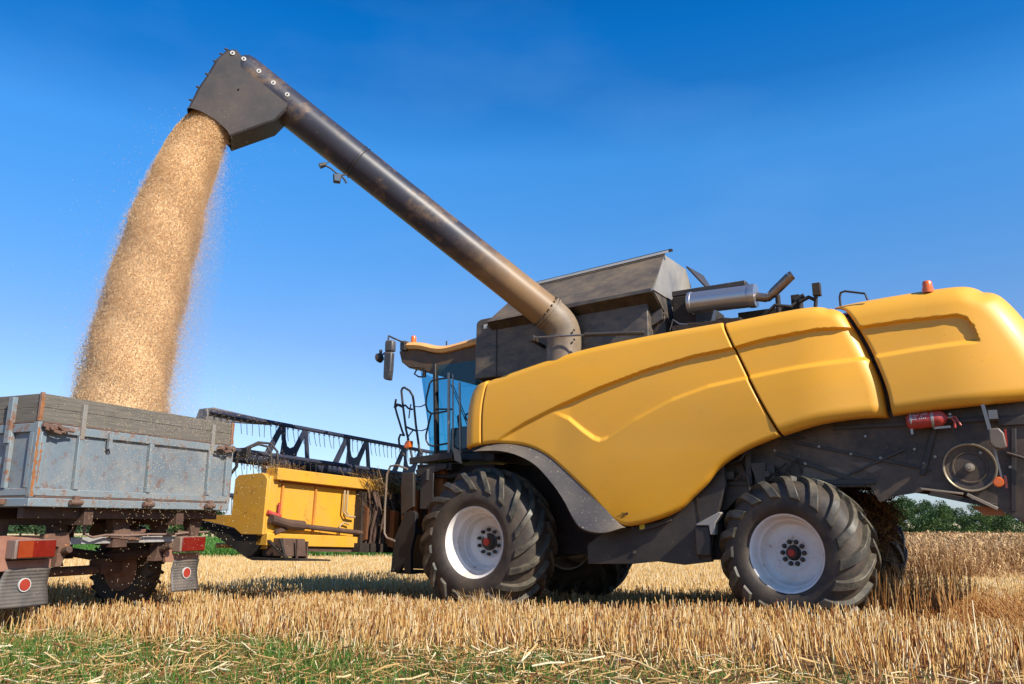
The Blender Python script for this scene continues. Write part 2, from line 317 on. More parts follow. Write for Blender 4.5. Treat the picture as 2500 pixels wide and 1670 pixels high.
GL = np.array([(.9,2.36),(1.095,2.42),(1.313,2.326),(1.508,2.168),(1.64,2.075),(1.72,2.045),(1.821,2.069),(2.155,2.254),(2.598,2.443),(3.015,2.558),(3.451,2.615),(3.92,2.669),(4.623,2.716),(5.059,2.753),(5.6,2.78),(5.9,2.78)])
def groove(P):
    u, z = P[..., 0], P[..., 1]; zu = np.interp(u, GU[:, 0], GU[:, 1]); zl = np.interp(u, GL[:, 0], GL[:, 1])
    # soften the corner of the lower line
    du = zu-z; dl = z-zl
    rec = ss(-.006, .024, du)*ss(-.040, .020, dl)*(1-ss(5.56, 5.61, u))*ss(1.0, 1.35, u)
    lone = ss(-.02, .03, du)*np.exp(-np.clip(du, 0, 9)/.5)*(1-ss(1.1, 1.6, u))*ss(.15, .6, u)
    return .052*rec+.035*np.clip(lone, 0, 1)*(1-rec)
def panel(name, top, bot, left, right, nu, nv, rad, parent, gfun=True, mirror=None, label=None, inset=0.):
    T = resamp(top, nu); B = resamp(bot, nu); Lf = resamp(left, nv); Rt = resamp(right, nv)
    s = np.linspace(0, 1, nu)[None, :, None]; t = np.linspace(0, 1, nv)[:, None, None]
    P = (1-t)*T[None]+t*B[None]+(1-s)*Lf[:, None]+s*Rt[:, None]-((1-s)*(1-t)*T[0]+s*(1-t)*T[-1]+(1-s)*t*B[0]+s*t*B[-1])
    v = g0(P[..., 1])+inset
    if name == 'engine_panel': v = v+.13*ss(3.9, 4.9, P[..., 0])**1.4
    if name == 'rear_hood': v = v+.24*ss(5.2, 6.5, P[..., 0])**1.4
    if name == 'side_panel': v = v+.05*ss(2.6, 1.2, P[..., 1])*ss(1.9, 3.4, P[..., 0])
    for e, r in zip((T, B, Lf, Rt), rad):
        if r: q = 1-np.clip(segdist(P, e)/r, 0, 1); v = v+r*.8*(1-np.sqrt(np.clip(1-q*q, 0, 1)))
    if gfun: v = v+groove(P)
    X = np.stack([P[..., 0], v, P[..., 1]], -1)
    # returned edge, 5 cm deep
    ring = [(0, j) for j in range(nu)]+[(i, nu-1) for i in range(1, nv)]+[(nv-1, j) for j in range(nu-2, -1, -1)]+[(i, 0) for i in range(nv-2, 0, -1)]
    V = [tuple(p) for p in X.reshape(-1, 3)]; base = len(V)
    F = [(i*nu+j, i*nu+j+1, (i+1)*nu+j+1, (i+1)*nu+j) for i in range(nv-1) for j in range(nu-1)]
    for i, j in ring: p = X[i, j]; V.append((p[0], p[1]+.06, p[2]))
    K = len(ring)
    F += [(ring[k][0]*nu+ring[k][1], base+k, base+(k+1) % K, ring[(k+1) % K][0]*nu+ring[(k+1) % K][1]) for k in range(K)]
    if mirror: V = [(a, mirror-b, c) for a, b, c in V]; F = [f[::-1] for f in F]
    me = bpy.data.meshes.new(name); me.from_pydata(V, [], F); me.materials.append(yellow)
    me.polygons.foreach_set('use_smooth', [True]*len(F)); me.set_sharp_from_angle(angle=R(50))
    o = link(bpy.data.objects.new(name, me), parent)
    if label: o['label'] = label
    return o
mtop = [(.135,2.893),(.484,2.974),(1.34,3.141),(1.981,3.209),(2.589,3.247),(3.165,3.275)]
mleft = [(.135,2.893),(.083,2.539),(.092,2.062)]
mbot = [(.092,2.062),(.334,2.067),(.708,2.012),(.982,1.897),(1.206,1.729),(1.516,1.453),(1.718,1.236),(1.85,1.12),(1.95,1.075),(2.05,1.069),(2.324,1.126),(2.586,1.226),(2.759,1.364),(2.933,1.514),(3.104,1.688),(3.374,1.842),(3.735,1.970)]
mright = [(3.165,3.275),(3.255,3.055),(3.438,2.611),(3.588,2.27),(3.735,1.970)]
midtop = [(3.196,3.272),(3.687,3.312),(4.068,3.33),(4.268,3.311)]
midleft = [(3.196,3.272),(3.278,3.055),(3.464,2.611),(3.614,2.27),(3.762,1.976)]
midbot = [(3.762,1.976),(4.116,2.066),(4.462,2.108),(4.74,2.111)]
midright = [(4.268,3.311),(4.41,3.22),(4.515,3.025),(4.63,2.726),(4.715,2.424),(4.74,2.111)]
hleft = [(4.31,3.326),(4.44,3.245),(4.564,3.008),(4.679,2.71),(4.769,2.372),(4.79,2.118)]
htop = [(4.31,3.326),(4.663,3.355),(5.195,3.375),(5.528,3.372),(5.68,3.330)]
hright = [(5.68,3.330),(5.82,3.235),(5.98,2.98),(6.14,2.6),(6.22,2.23)]
hbot = [(4.79,2.118),(5.208,2.148),(5.879,2.192),(6.22,2.23)]
ctop = [(-.135,2.832),(.115,2.893)]; cleft = [(-.135,2.832),(-.19,2.69),(-.222,2.433),(-.225,2.03)]
cright = [(.115,2.893),(.063,2.539),(.072,2.062)]; cbot = [(-.225,2.03),(.072,2.062)]
panel('front_cowl', ctop, cbot, cleft, cright, 24, 60, (.05, .04, .20, .015), C, gfun=False)
panel('side_panel', mtop, mbot, mleft, mright, 380, 220, (.10, .05, .015, .015), C)
panel('engine_panel', midtop, midbot, midleft, midright, 150, 150, (.16, .12, .015, .13), C)
panel('rear_hood', htop, hbot, hleft, hright, 180, 150, (.22, .12, .04, .26), C, inset=.09)
for nm, a in (('front_cowl', (ctop, cbot, cleft, cright, 8, 12)), ('side_panel', (mtop, mbot, mleft, mright, 70, 40)), ('engine_panel', (midtop, midbot, midleft, midright, 30, 30)), ('rear_hood', (htop, hbot, hleft, hright, 30, 30))):
    panel(nm, *a, (.1, .05, .02, .05), C, mirror=3.0)
# hood roof and tail
mb = MB(); prof = htop+hright[1:]+[(6.15, 2.0), (6.0, 1.8)]; pr = resamp(prof, 26)
rows = []
for v, dz in ((.42, -.10), (.50, -.06), (1.0, -.03), (2.0, -.03), (2.50, -.06), (2.60, -.10)):
    rows.append([(p[0]+(dz if k > 12 else 0), v, p[1]+(dz if k <= 12 else 0)) for k, p in enumerate(pr)])
mb.add([p for r in rows for p in r], [(i*26+j, i*26+j+1, (i+1)*26+j+1, (i+1)*26+j) for i in range(5) for j in range(25)])
mb.build('hood_roof', yellow, C, fix=True)
# engine deck under the muffler, between the panels
MB().box(2.35, 4.3, .35, 2.65, 3.0, 3.22).build('engine_deck', dark, C, bevel=.02)
# inner hull
mb = MB()
mb.prism([(-.10,2.0),(.3,1.98),(.75,1.9),(1.1,1.7),(1.45,1.35),(1.45,.9),(2.9,.9),(3.05,1.55),(4.2,1.75),(4.2,3.15),(.2,2.8),(-.10,2.7)], .42, 2.58)
mb.build('hull', grime, C)
mb = MB(); mb.prism([(.35,2.0),(.45,1.2),(.60,.72),(1.5,.72),(1.5,1.4),(1.0,2.0)], .80, 2.2); mb.build('inner_wheel_arch', grime, C)  # inner wheel-arch wall, added to darken the see-through gap behind the front tyre
mb = MB()
mb.prism([(2.62,1.36),(2.72,1.50),(3.10,1.80),(3.75,2.05),(4.75,2.2),(6.05,2.35),(6.05,1.70),(5.9,1.45),(5.75,1.11),(5.54,1.24),(5.3,1.375),(5.08,1.39),(5.02,1.42),(4.93,1.39),(4.8,1.37),(4.70,1.36),(4.57,1.30),(4.5,1.45),(3.9,1.45),(3.2,1.40),(3.04,1.25),(2.8,1.11)], .40, .44)
mb.build('body_side', darkbody, C)
mb = MB(); mb.prism([(3.0,1.9),(4.3,3.2),(5.6,3.25),(5.9,3.0),(6.05,1.8),(5.7,1.55),(3.2,1.55)], .445, 2.56); mb.build('straw_walker_housing', darkbody, C)
mb = MB(); mb.prism([(3.0,1.5),(4.4,1.5),(4.9,1.42),(5.5,1.35),(6.0,1.5),(6.05,2.3),(3.0,2.3)], 2.58, 2.62); mb.build('body_side', darkbody, C)
# shapes standing on the rear body side
mb = MB()
mb.bar((3.80,.385,1.93),(5.05,.385,1.60),.012,.030); mb.bar((3.0,.385,1.52),(4.55,.385,1.50),.03,.05)
mb.box(2.95,3.25,.36,.405,1.80,1.84); mb.box(4.2,6.0,.37,.405,2.03,2.07); mb.box(5.65,6.0,.36,.405,1.98,2.06)
mb.prism([(3.60,1.80),(3.64,1.83),(4.42,1.52),(4.38,1.49)], .372, .39); mb.prism([(4.10,1.49),(4.14,1.49),(4.86,1.80),(4.83,1.82)], .374, .39); mb.box(3.45,4.45,.36,.40,1.455,1.475)
mb.prism([(4.95,1.55),(5.0,1.55),(5.15,2.0),(5.1,2.0)], .37, .40); mb.prism([(3.3,2.02),(3.9,1.98),(3.9,1.955),(3.3,1.99)], .33, .40); mb.box(3.30,3.36,.30,.40,1.5,1.98)
mb.prism([(5.75,1.95),(5.79,1.95),(5.70,1.2),(5.66,1.2)], .37, .40); mb.prism([(5.0,1.36),(5.04,1.40),(5.56,1.27),(5.54,1.23)], .36, .40)
mb.build('body_rib', dark, C, bevel=.004, each=True)
mb = MB(); mb.prism([(3.88,1.66),(4.2,1.66),(4.42,1.53),(4.33,1.48),(3.96,1.48),(3.85,1.56)], .394, .3985); mb.prism([(4.33,1.70),(4.52,1.69),(4.63,1.63),(4.52,1.58)], .394, .3985); mb.build('sun_patch', M('sun_patch_paint', (.09, .07, .055), .5, var=.25, dust=(.22, .15, .09), damt=.6), C, each=True)  # thin pale shapes painting the sun patches on the shaded body side
mb = MB()
for q in range(7): a_ = q*.9; mb.tube([(2.95+.12*q,.36,1.9-.05*q),(3.02+.1*q,.30+.02*sin(a_),1.80-.04*q+.06*sin(a_)),(3.12+.12*q,.33,1.72+.05*cos(a_)),(3.2+.11*q,.36,1.6)], .010)
mb.build('hydraulic_hose', grime, C)
mb = MB()
for u, z in ((4.05,1.87),(4.35,1.78),(4.62,1.73),(5.0,1.66),(5.1,1.72),(4.93,1.80),(5.36,1.82),(3.5,1.62),(3.9,1.70),(5.7,1.6),(5.75,1.75),(3.6,1.85),(4.5,1.95),(5.48,1.74)):
    mb.cyl((u,.39,z),(u,.37,z),.014,n=8)
mb.build('bolt', chrome, C, each=True)
mb = MB(); mb.prism([(3.36,1.72),(3.52,1.72),(3.50,1.40),(3.46,1.30),(3.40,1.30),(3.42,1.5)], .26, .30); mb.cyl((3.53,.30,1.60),(3.53,.24,1.60),.035,n=16); mb.box(3.46,3.60,.30,.36,1.53,1.70)
mb.tube([(3.10,.34,1.60),(3.20,.28,1.55),(3.28,.25,1.62),(3.33,.25,1.58),(3.34,.27,1.40)],.014); mb.tube([(3.0,.36,1.86),(3.12,.30,1.72),(3.26,.28,1.76),(3.35,.3,1.9)],.016); mb.box(3.04,3.17,.30,.38,1.56,1.64)
mb.build('hydraulic_bracket', dark, C, bevel=.004, each=True)
# lower plates between the wheels
mb = MB(); mb.prism([(1.44,.64),(1.44,.86),(1.66,1.0),(1.90,1.10),(2.05,1.06),(2.33,1.12),(2.6,1.24),(2.78,1.40),(2.95,1.55),(3.08,1.72),(3.10,1.50),(2.95,1.1),(2.9,.70),(2.6,.66),(2.3,.69),(2.0,.655)], .22, .30); mb.build('chassis_side_plate', dark, C, bevel=.006)
MB().prism([(1.44,.82),(1.9,1.0),(2.4,1.0),(3.0,1.1),(3.0,.72),(1.44,.66)], .31, 1.0).build('chassis_beam', grime, C)
MB().prism([(2.765,1.42),(2.78,1.42),(2.80,1.14),(2.785,.72),(2.77,.72),(2.785,1.14)],.212,.218).build('panel_seam', grime, C)
MB().lathe([(.001,-.014),(.012,-.014),(.016,-.006),(.024,-.008),(.026,.005)], (2.02,.215,.775), 'y', 18).build('plate_plug', dark, C)
mb = MB(); mb.prism([(2.79,1.09),(3.05,1.215),(3.075,1.20),(3.0,1.10),(2.99,.98),(2.94,.98),(2.93,1.075),(2.80,1.075)], .10, .21); mb.build('lit_tank_top', M('lit_dusty_steel', (.22,.22,.22), .4, var=.2, dust=(.4,.32,.22), damt=.5, updust=.5), C, bevel=.006)  # top and front of the tank, coloured paler for the light on them
MB().box(2.76,2.93,.12,.21,.76,1.07).build('fuel_tank', dark, C, bevel=.02)
mb = MB(); mb.tube([(2.03,.16,1.07),(2.05,.15,1.02),(2.12,.15,1.01),(2.3,.15,1.06),(2.5,.16,1.13)], .011); mb.build('latch_rod', dark, C)
MB().box(2.10,2.16,.212,.218,1.03,1.09).build('warning_label', yelab, C)
mb = MB(); mb.box(2.80,2.86,.206,.212,1.44,1.54); mb.build('warning_label', tankm, C)
# seed stain and lock on the yellow panel
MB().cyl((2.02,.055,1.203),(2.02,.085,1.205),.014,n=14).build('panel_lock', dark, C)
mb = MB()
for p_, q_ in (((2.005,1.200),(1.90,1.175)),((2.005,1.197),(1.93,1.155)),((1.99,1.196),(1.955,1.150)),((2.0,1.205),(1.96,1.215))):
    yv = lambda z_: .02+.084*(1.9-z_)**2-.001
    mb.bar((p_[0],yv(p_[1]),p_[1]),(q_[0],yv(q_[1]),q_[1]),.004,.004)
mb.build('oil_stain', brown, C)
# fender: wide band following the wheel arch
fo = resamp([(-.03,2.0),(.14,2.055),(.386,2.063),(.625,2.03),(.858,1.975),(1.084,1.871),(1.303,1.72),(1.514,1.54),(1.678,1.37),(1.823,1.195),(1.93,1.085),(1.99,1.053)], 60)
fi = resamp([(.0,1.975),(.2,1.972),(.45,1.951),(.686,1.881),(.915,1.755),(1.135,1.531),(1.278,1.341),(1.374,1.168),(1.47,1.046),(1.607,.993),(1.796,.988),(1.99,1.045)], 60)
vs = []; fs = []
secs = [(0,.10),(.04,.055),(.45,.015),(.8,-.03),(.95,-.045),(1.0,-.03),(1.0,.45)]
for a, b in zip(fo, fi):
    for t, v in secs: p = a+(b-a)*t; vs.append((p[0], v, p[1]))
k = len(secs); fs = [(i*k+j, i*k+j+1, (i+1)*k+j+1, (i+1)*k+j) for i in range(59) for j in range(k-1)]
f = MB().add(vs, fs).build('front_fender', plastic, C, fix=False, angle=30)
# axles, transmission
mb = MB(); mb.cyl((0,.45,.88),(0,2.5,.88),.16); mb.box(-.35,.35,.9,2.1,.65,1.2); mb.box(-.3,.5,.55,.75,.6,1.3); mb.build('front_axle', grime, C, bevel=.02)
mb = MB(); mb.box(3.62,3.88,.5,2.45,.66,.86); mb.bar((3.75,1.5,.8),(3.75,1.5,1.6),.4,.3); mb.box(3.5,4.0,1.2,1.8,.8,1.6); mb.tube([(3.95,.5,.8),(4.0,1.4,.82),(3.95,2.4,.8)],.03); mb.build('rear_axle', grime, C, bevel=.015)
# ---- wheels
def make_wheel(Rt, prof, lugs, lugh, sweep, rimprof, disc_r, hub, nb, parent, loc, rot, lugw=.092):
    """prof: outer half profile (r,y) from bead to centre; mirrored to the other side"""
    ycen = prof[-1][1]; full = prof+[(r, 2*ycen-y) for r, y in prof[::-1][1:]]
    wheel = MB(); wheel.lathe(rimprof, n=72)
    bar_ = [(r, 2*ycen-y) for r, y in rimprof[:4]]
    wheel.lathe(rimprof[:4]+[(rimprof[3][0]-.02, ycen), bar_[3], bar_[2], bar_[1], bar_[0]], n=48)
    wo = wheel.build('wheel', rimw, parent, fix=False, angle=28); wo.location = loc; wo.rotation_euler = rot
    # spline the tyre profile
    pf = resamp([(a, b) for a, b in full], 40); ty = MB(); ty.lathe([tuple(p) for p in pf], n=96)
    ty.build('tyre', rubber, wo, fix=False, angle=60)
    lm = MB(); half = resamp(prof, 60); ys = half[:, 1]; 
    # arc length param from shoulder start to centre
    s0 = next(i for i, p in enumerate(half) if p[0] > prof[3][0]); path = half[s0:]
    K = 9; idx = np.linspace(0, len(path)-1, K).astype(int)
    for side in (0, 1):
        for q in range(lugs):
            vs = []; base = 2*pi*(q+.5*side)/lugs
            for m, i in enumerate(idx):
                t = m/(K-1); p = path[i]; tn = path[min(i+1, len(path)-1)]-path[max(i-1, 0)]; tn = tn/np.linalg.norm(tn); nn = np.array([tn[1], -tn[0]])
                if nn[0] < 0: nn = -nn
                # outward normal leaning to +r
                hh = lugh*(.45+.55*ss(0, .45, t)); wdt = lugw*(1.2-.3*t); phi = base+sweep*(t**1.15)
                rr, yy = p; tr, tyy = p+nn*hh
                if m == 0: tr -= .0; 
                for (r_, y_, sg, wf) in ((rr-.015, yy, -1, 1), (tr, tyy, -1, .78), (tr, tyy, 1, .78), (rr-.015, yy, 1, 1)):
                    a = phi+sg*wdt*wf/2/max(r_, .1)
                    if side: y_ = 2*ycen-y_
                    vs.append((r_*cos(a), y_, r_*sin(a)))
            fs = [(m*4+c, m*4+(c+1) % 4, (m+1)*4+(c+1) % 4, (m+1)*4+c) for m in range(K-1) for c in range(4)]+[(0,3,2,1), ((K-1)*4, (K-1)*4+1, (K-1)*4+2, (K-1)*4+3)]
            lm.add(vs, fs)
    lo = lm.build('tread', lugrub, wo, fix=True, angle=30)
    b = lo.modifiers.new('b', 'BEVEL'); b.width = .0035; b.segments = 1; b.limit_method = 'ANGLE'; b.angle_limit = R(40)
    hy, hr = hub
    h = MB(); h.lathe([(.001, hy-.055), (hr*.72, hy-.055), (hr*.8, hy-.045), (hr*.82, hy-.01), (hr, hy+.0), (hr, hy+.03)], n=40); h.build('hub', dark, wo, fix=True, angle=30)
    MB().lathe([(.001, hy-.072), (hr*.44, hy-.070), (hr*.48, hy-.05)], n=24).build('hub_cap', redcap, wo)
    br = hr*1.42
    bolt = None
    for k in range(nb):
        a = 2*pi*(k+.3)/nb
        if bolt is None:
            bolt = MB().lathe([(.001, -.035), (.016, -.034), (.018, -.012), (.024, -.010), (.024, .01)], n=10).build('lug_nut', dark, wo)
            bo = bolt
        else:
            bo = bolt.copy(); link(bo, wo)
        bo.location = (br*cos(a), hy-.002, br*sin(a))
    return wo
fprof = [(.425,.012),(.455,-.03),(.53,-.055),(.625,-.045),(.69,-.02),(.76,.01),(.815,.055),(.845,.13),(.86,.23),(.865,.30)]
frim = [(.428,.008),(.437,-.006),(.430,-.012),(.412,.004),(.398,.03),(.392,.10),(.378,.13),(.352,.15),(.345,.21),(.332,.25),(.318,.262),(.308,.30),(.290,.335),(.200,.342),(.185,.352),(.17,.360),(.001,.362)]
fw = make_wheel(.92, fprof, 18, .060, R(36), frim, .3, (.335,.105), 10, C, (0, 0, .87), (0, R(-8), 0))
MB().box(-.022,.022,.268,.275,.02,.10).build('hub_label', white, fw)
rprof = [(.372,.008),(.40,-.04),(.46,-.065),(.545,-.065),(.60,-.045),(.655,-.005),(.69,.05),(.705,.12),(.712,.2),(.715,.26)]
rrim = [(.374,.004),(.386,-.008),(.382,-.014),(.366,-.006),(.352,.015),(.346,.06),(.335,.085),(.315,.10),(.308,.14),(.296,.172),(.282,.185),(.20,.188),(.178,.180),(.165,.172),(.15,.178),(.001,.180)]
rw = make_wheel(.745, rprof, 17, .052, R(30), rrim, .28, (.176,.077), 10, C, (3.73, .02, .81), (0, R(11), R(-9)), lugw=.10)
mb = MB()
mb.lathe([(.001,-.002),(.012,-.001),(.012,.01)], (-.19,.19,.19), n=12); mb.build('valve_hole', dark, rw)
fw2 = dup(fw, C); fw2.location = (0, 3.0, .87); fw2.rotation_euler = (0, 0, pi)
rw2 = dup(rw, C); rw2.location = (3.78, 2.95, .79); rw2.rotation_euler = (0, R(20), pi+R(-9))
# ---- grain tank
mb = MB(); mb.prism([(-.33,3.0),(-.31,3.77),(-.29,3.80),(-.24,3.825),(.38,3.85),(2.20,3.85),(2.20,3.0)], .45, 2.55); mb.build('tank_front_bin', tankm, C, bevel=.015)
MB().box(.02,.035,.442,.449,3.0,3.81).build('bin_seam', dark, C)
MB().box(-.18,-.12,.441,.446,3.68,3.74).build('bin_label', white, C)
MB().prism([(1.6,3.1),(2.37,3.1),(2.35,3.62),(2.2,3.75),(1.6,3.75)], .60, 2.4).build('tank_wall', darkbody, C, bevel=.01)
# extension: leaning panels
def quad(name, pts, m, th=.018, parent=C):
    n = len(pts); p = [Vector(q) for q in pts]; nn = (p[1]-p[0]).cross(p[2]-p[0]).normalized()*th
    return MB().add([*p, *[q+nn for q in p]], [tuple(range(n)), tuple(range(2*n-1, n-1, -1))]+[(i, (i+1) % n, (i+1) % n+n, i+n) for i in range(n)]).build(name, m, parent)
quad('tank_extension_panel', [(-.05,.33,3.72),(2.33,.30,3.80),(2.37,.68,4.36),(.36,.72,4.27)], tankm)
quad('tank_extension_end', [(2.335,.30,3.80),(2.335,.84,3.80),(2.345,1.61,4.16),(2.345,1.42,4.365),(2.335,.69,4.355)], M('sunlit_dusty_tank_paint', (.16,.15,.14), .45, var=.12, dust=(.38,.33,.26), damt=.7, dscale=2), .018)  # dusty tank paint made paler for the sun falling on this end
quad('tank_extension_end', [(2.36,1.44,4.40),(2.52,1.60,4.17),(2.48,2.3,4.17),(2.36,2.1,4.45)], dark, .02)
quad('tank_extension_panel', [(-.05,2.67,3.72),(.36,2.28,4.27),(2.37,2.32,4.36),(2.33,2.7,3.80)], tankm)
quad('tank_extension_end', [(-.05,.33,3.72),(.36,.72,4.27),(.36,2.28,4.27),(-.05,2.67,3.72)], tankm)
mb = MB(); mb.bar((.30,.70,4.275),(2.47,.66,4.385),.05,.022); mb.build('extension_rail', dark, C)
mb = MB(); mb.bar((.30,.655,4.255),(2.43,.62,4.362),.008,.03); mb.build('rail_trim', white, C)
mb = MB(); mb.bar((.55,.305,3.748),(2.33,.285,3.80),.03,.05); mb.build('extension_fold', tankm, C, bevel=.005)
quad('tank_underside', [(-.05,.34,3.71),(2.33,.31,3.78),(2.33,.60,3.60),(-.05,.60,3.55)], darkbody)
quad('end_gusset', [(2.34,.30,3.80),(2.34,.86,3.80),(2.37,.98,3.45),(2.37,.80,3.45),(2.34,.42,3.74)], tankm)
mb = MB(); mb.box(2.2,2.345,.61,.84,3.1,3.62); mb.build('tank_wall_end', dark, C)
mb = MB()
for k in range(6): mb.cyl((2.345,.585,3.62-k*.055),(2.345,.60,3.62-k*.055),.012,n=8)
mb.build('rivet', dark, C, each=True)
quad('diagonal_brace', [(1.55,.55,3.28),(2.34,.55,3.64),(2.34,.55,3.50),(1.9,.55,3.28)], tankm, .03)
# ---- unloading auger
e = Vector((1.05, .25, 3.60)); tip = Vector((-1.2326, -2.3648, 6.0406)); ax = (tip-e).normalized(); rad = .213
hl = Vector((-.6576, -.7533, 0)).normalized(); nl = Vector((hl.y, -hl.x, 0))    # horizontal run of the tube; nl faces the camera
if nl.y > 0: nl = -nl
au = MB(); L_ = (tip-e).length
au.tube([e+ax*.08, e+ax*L_*.76], rad, 48, cap=False); auger = au.build('auger_tube', tubem, C, fix=False)
mb = MB(); mb.tube([e+ax*L_*.742, e+ax*(L_+.56), e+ax*(L_+.63), e+ax*(L_+.665), e+ax*(L_+.68)], [rad*1.012, rad*1.012, rad*.95, rad*.80, rad*.55], 48, cap=True); mb.tube([e+ax*L_*.738, e+ax*L_*.746], rad*1.03, 48); mb.build('outer_auger_tube', tubem, auger, fix=False)
# elbow
el = []
for k in range(13):
    t = k/12; # bezier from tube axis to vertical
    p0 = e+ax*.10; p1 = e-ax*.22; p2 = Vector((1.10,.34,3.40)); p3 = Vector((1.10,.34,3.05))
    el.append(p0*(1-t)**3+p1*3*t*(1-t)**2+p2*3*t*t*(1-t)+p3*t**3)
mb = MB(); mb.tube(el, [rad*1.02]*13, 48, cap=False); elb = mb.build('auger_elbow', tubed, C, fix=False)
mb = MB(); mb.tube([e+ax*.10, e+ax*.125], rad*1.09, 48); mb.tube([e+ax*.135, e+ax*.16], rad*1.09, 48); mb.build('elbow_flange', tubed, elb, fix=False)
mb = MB(); a1 = ax.orthogonal().normalized(); b1 = ax.cross(a1)
for k in range(20): d = a1*cos(k*pi/10)+b1*sin(k*pi/10); q = e+ax*.17+d*rad*1.05; mb.cyl(q, q+ax*.02, .011, n=8)
for z in (3.30, 3.42): mb.cyl((1.32,.22,z),(1.33,.19,z),.012,n=8)
mb.build('flange_bolt', dark, elb, each=True)
mb = MB(); mb.tube([(.86,.0,3.345),(1.50,.14,3.325)], .012); mb.build('auger_piston_rod', chrome, C)
mb = MB(); mb.cyl((1.50,.14,3.325),(2.2,.32,3.30),.026,n=16); mb.box(.80,.88,-.02,.10,3.30,3.37); mb.bar((.80,.04,3.34),(.80,.40,3.3),.03,.04); mb.build('auger_cylinder', dark, C, bevel=.003, each=True)
# spout (s, z) outline in the vertical plane of the tube
def sp(s, z, d): p = Vector((e.x, e.y, 0))+hl*s; return (p.x+nl.x*d, p.y+nl.y*d, z)
# the vertical plane's nl pixel side is toward the camera
spo = [(3.385,6.045),(3.66,6.24),(3.93,6.43),(4.03,6.545),(4.137,6.512),(4.242,6.373),(4.324,6.156),(4.408,5.974),(4.485,5.731),(4.503,5.696),(4.455,5.700),(4.37,5.685),(4.284,5.649),(4.20,5.605),(4.136,5.558),(4.08,5.51),(4.045,5.474),(4.012,5.414),(3.80,5.535),(3.534,5.685),(3.43,5.83)]
mb = MB(); D = .207
n = len(spo); vs = [sp(a, b, D) for a, b in spo]+[sp(a, b, -D) for a, b in spo]
sk = {9, 10, 11, 12, 13, 14, 15, 16}      # the open mouth
fs = [tuple(range(n)), tuple(range(2*n-1, n-1, -1))]+[(i, i+n, (i+1) % n+n, (i+1) % n) for i in range(n) if i not in sk and i < n-1]
spt = mb.add(vs, fs).build('spout', M('spout_rubber', (.026,.025,.028), .6, patch=(.46, .70, .10), var=.2, scale=3, spec=.3, dust=(.17,.11,.07), damt=.32, dscale=1.3, spots=(.3,.24,.17), samt=.1, sscale=40), C, bevel=.03)
mb = MB()
for a, b in ((4.066,6.468),(3.937,6.415),(3.76,6.288),(3.589,6.164),(3.422,6.039)):
    p = Vector(sp(a-.0, b, D+.002)); q = Vector(sp(a, b, D+.014)); mb.cyl(p, q, .028, .026, 16)
mb.build('washer', white, spt, each=True)
mb = MB()
for a, b in ((4.066,6.468),(3.937,6.415),(3.76,6.288),(3.589,6.164),(3.422,6.039),(3.964,6.025)):
    p = Vector(sp(a, b, D+.014)); q = Vector(sp(a, b, D+.022)); mb.cyl(p, q, .012, .011, 8)
for a, b in ((4.20,6.45),(4.262,6.345),(4.335,6.165),(4.418,5.985),(4.48,5.81),(4.15,6.52)):
    p = Vector(sp(a-.03, b-.01, .19)); q = Vector(sp(a+.008, b+.004, .19)); mb.cyl(p, q, .015, .012, 8)
mb.build('spout_bolt', dark, spt, each=True)
# work lamp hanging under the auger on its strap
def axp(s, z, d=0): p = Vector((e.x, e.y, z))+hl*s; return p+nl*d
lamp = MB(); lamp.tube([axp(2.66,5.20,.05), axp(2.74,5.155,.1), axp(2.80,5.16,.12), axp(2.87,5.215,.12), axp(2.95,5.25,.12)], .010); lamp.tube([axp(2.95,5.25,.12), axp(2.90,5.30,.1), axp(2.905,5.35,.06)], .006)
lamp.tube([axp(2.75,5.15,.1), axp(2.70,5.10,.1), axp(2.68,5.06,.1)], .012); ls = lamp.build('lamp_bracket', dark, C)
mb = MB(); mb.prism([(2.745,5.13),(2.845,5.12),(2.835,5.02),(2.755,5.02)], .14, .20, sp); o = mb.build('work_lamp', dark, ls, bevel=.008)
MB().prism([(2.758,5.118),(2.832,5.11),(2.824,5.033),(2.765,5.033)], .201, .206, sp).build('work_lamp_lens', lensm, ls)
mb = MB(); mb.cyl(axp(2.93,5.27,.1), axp(3.0,5.235,.1), .028, .035, 14); mb.build('work_lamp', dark, ls)
strap = MB(); c0 = e+ax*L_*.730
strap.tube([c0+(a1*cos(t)+b1*sin(t))*(rad*1.02) for t in np.linspace(0, 2*pi, 49)], .006, 6); strap.build('lamp_strap', dark, auger)
# black hose along the top of the tube
up = (Vector((0,0,1))-ax*ax.z).normalized()
mb = MB(); mb.tube([e+ax*t+up*(rad+.010+.006*sin(t*9)) for t in np.linspace(.3, L_*.76, 24)], .009, 6); mb.build('hydraulic_hose', dark, auger)
# ---- muffler and engine bits
mb = MB(); mb.lathe([(.001,0),(.125,0),(.137,.012),(.137,.045),(.130,.05),(.130,.72),(.137,.725),(.140,.76),(.137,.80),(.11,.805),(.001,.805)], n=40, ax='x'); mf = mb.build('muffler', muffm, C, angle=25); mf.location = (2.66,.62,3.66); mf.rotation_euler = (0, R(1.5), 0)
mb = MB(); mb.tube([(3.44,.62,3.63),(3.56,.62,3.595),(3.62,.62,3.60)],[.05,.05,.045],20); mb.tube([(3.57,.62,3.575),(3.66,.62,3.648),(3.845,.62,3.80)],[.040,.055,.055],24,cap=False); mb.tube([(3.845,.62,3.80),(3.875,.62,3.815)],[.055,.052],24,cap=False); ep = mb.build('exhaust_pipe', M('heat_stained_steel', (.28,.20,.15), .35, metal=.8, var=.3, scale=8), C)
mb = MB(); mb.box(2.42,3.32,.7,1.5,3.80,3.87); mb.build('air_intake_cover', dark, C, bevel=.01)
MB().box(2.42,2.70,.7,1.9,3.2,3.80).build('engine_housing', grime, C, bevel=.02)
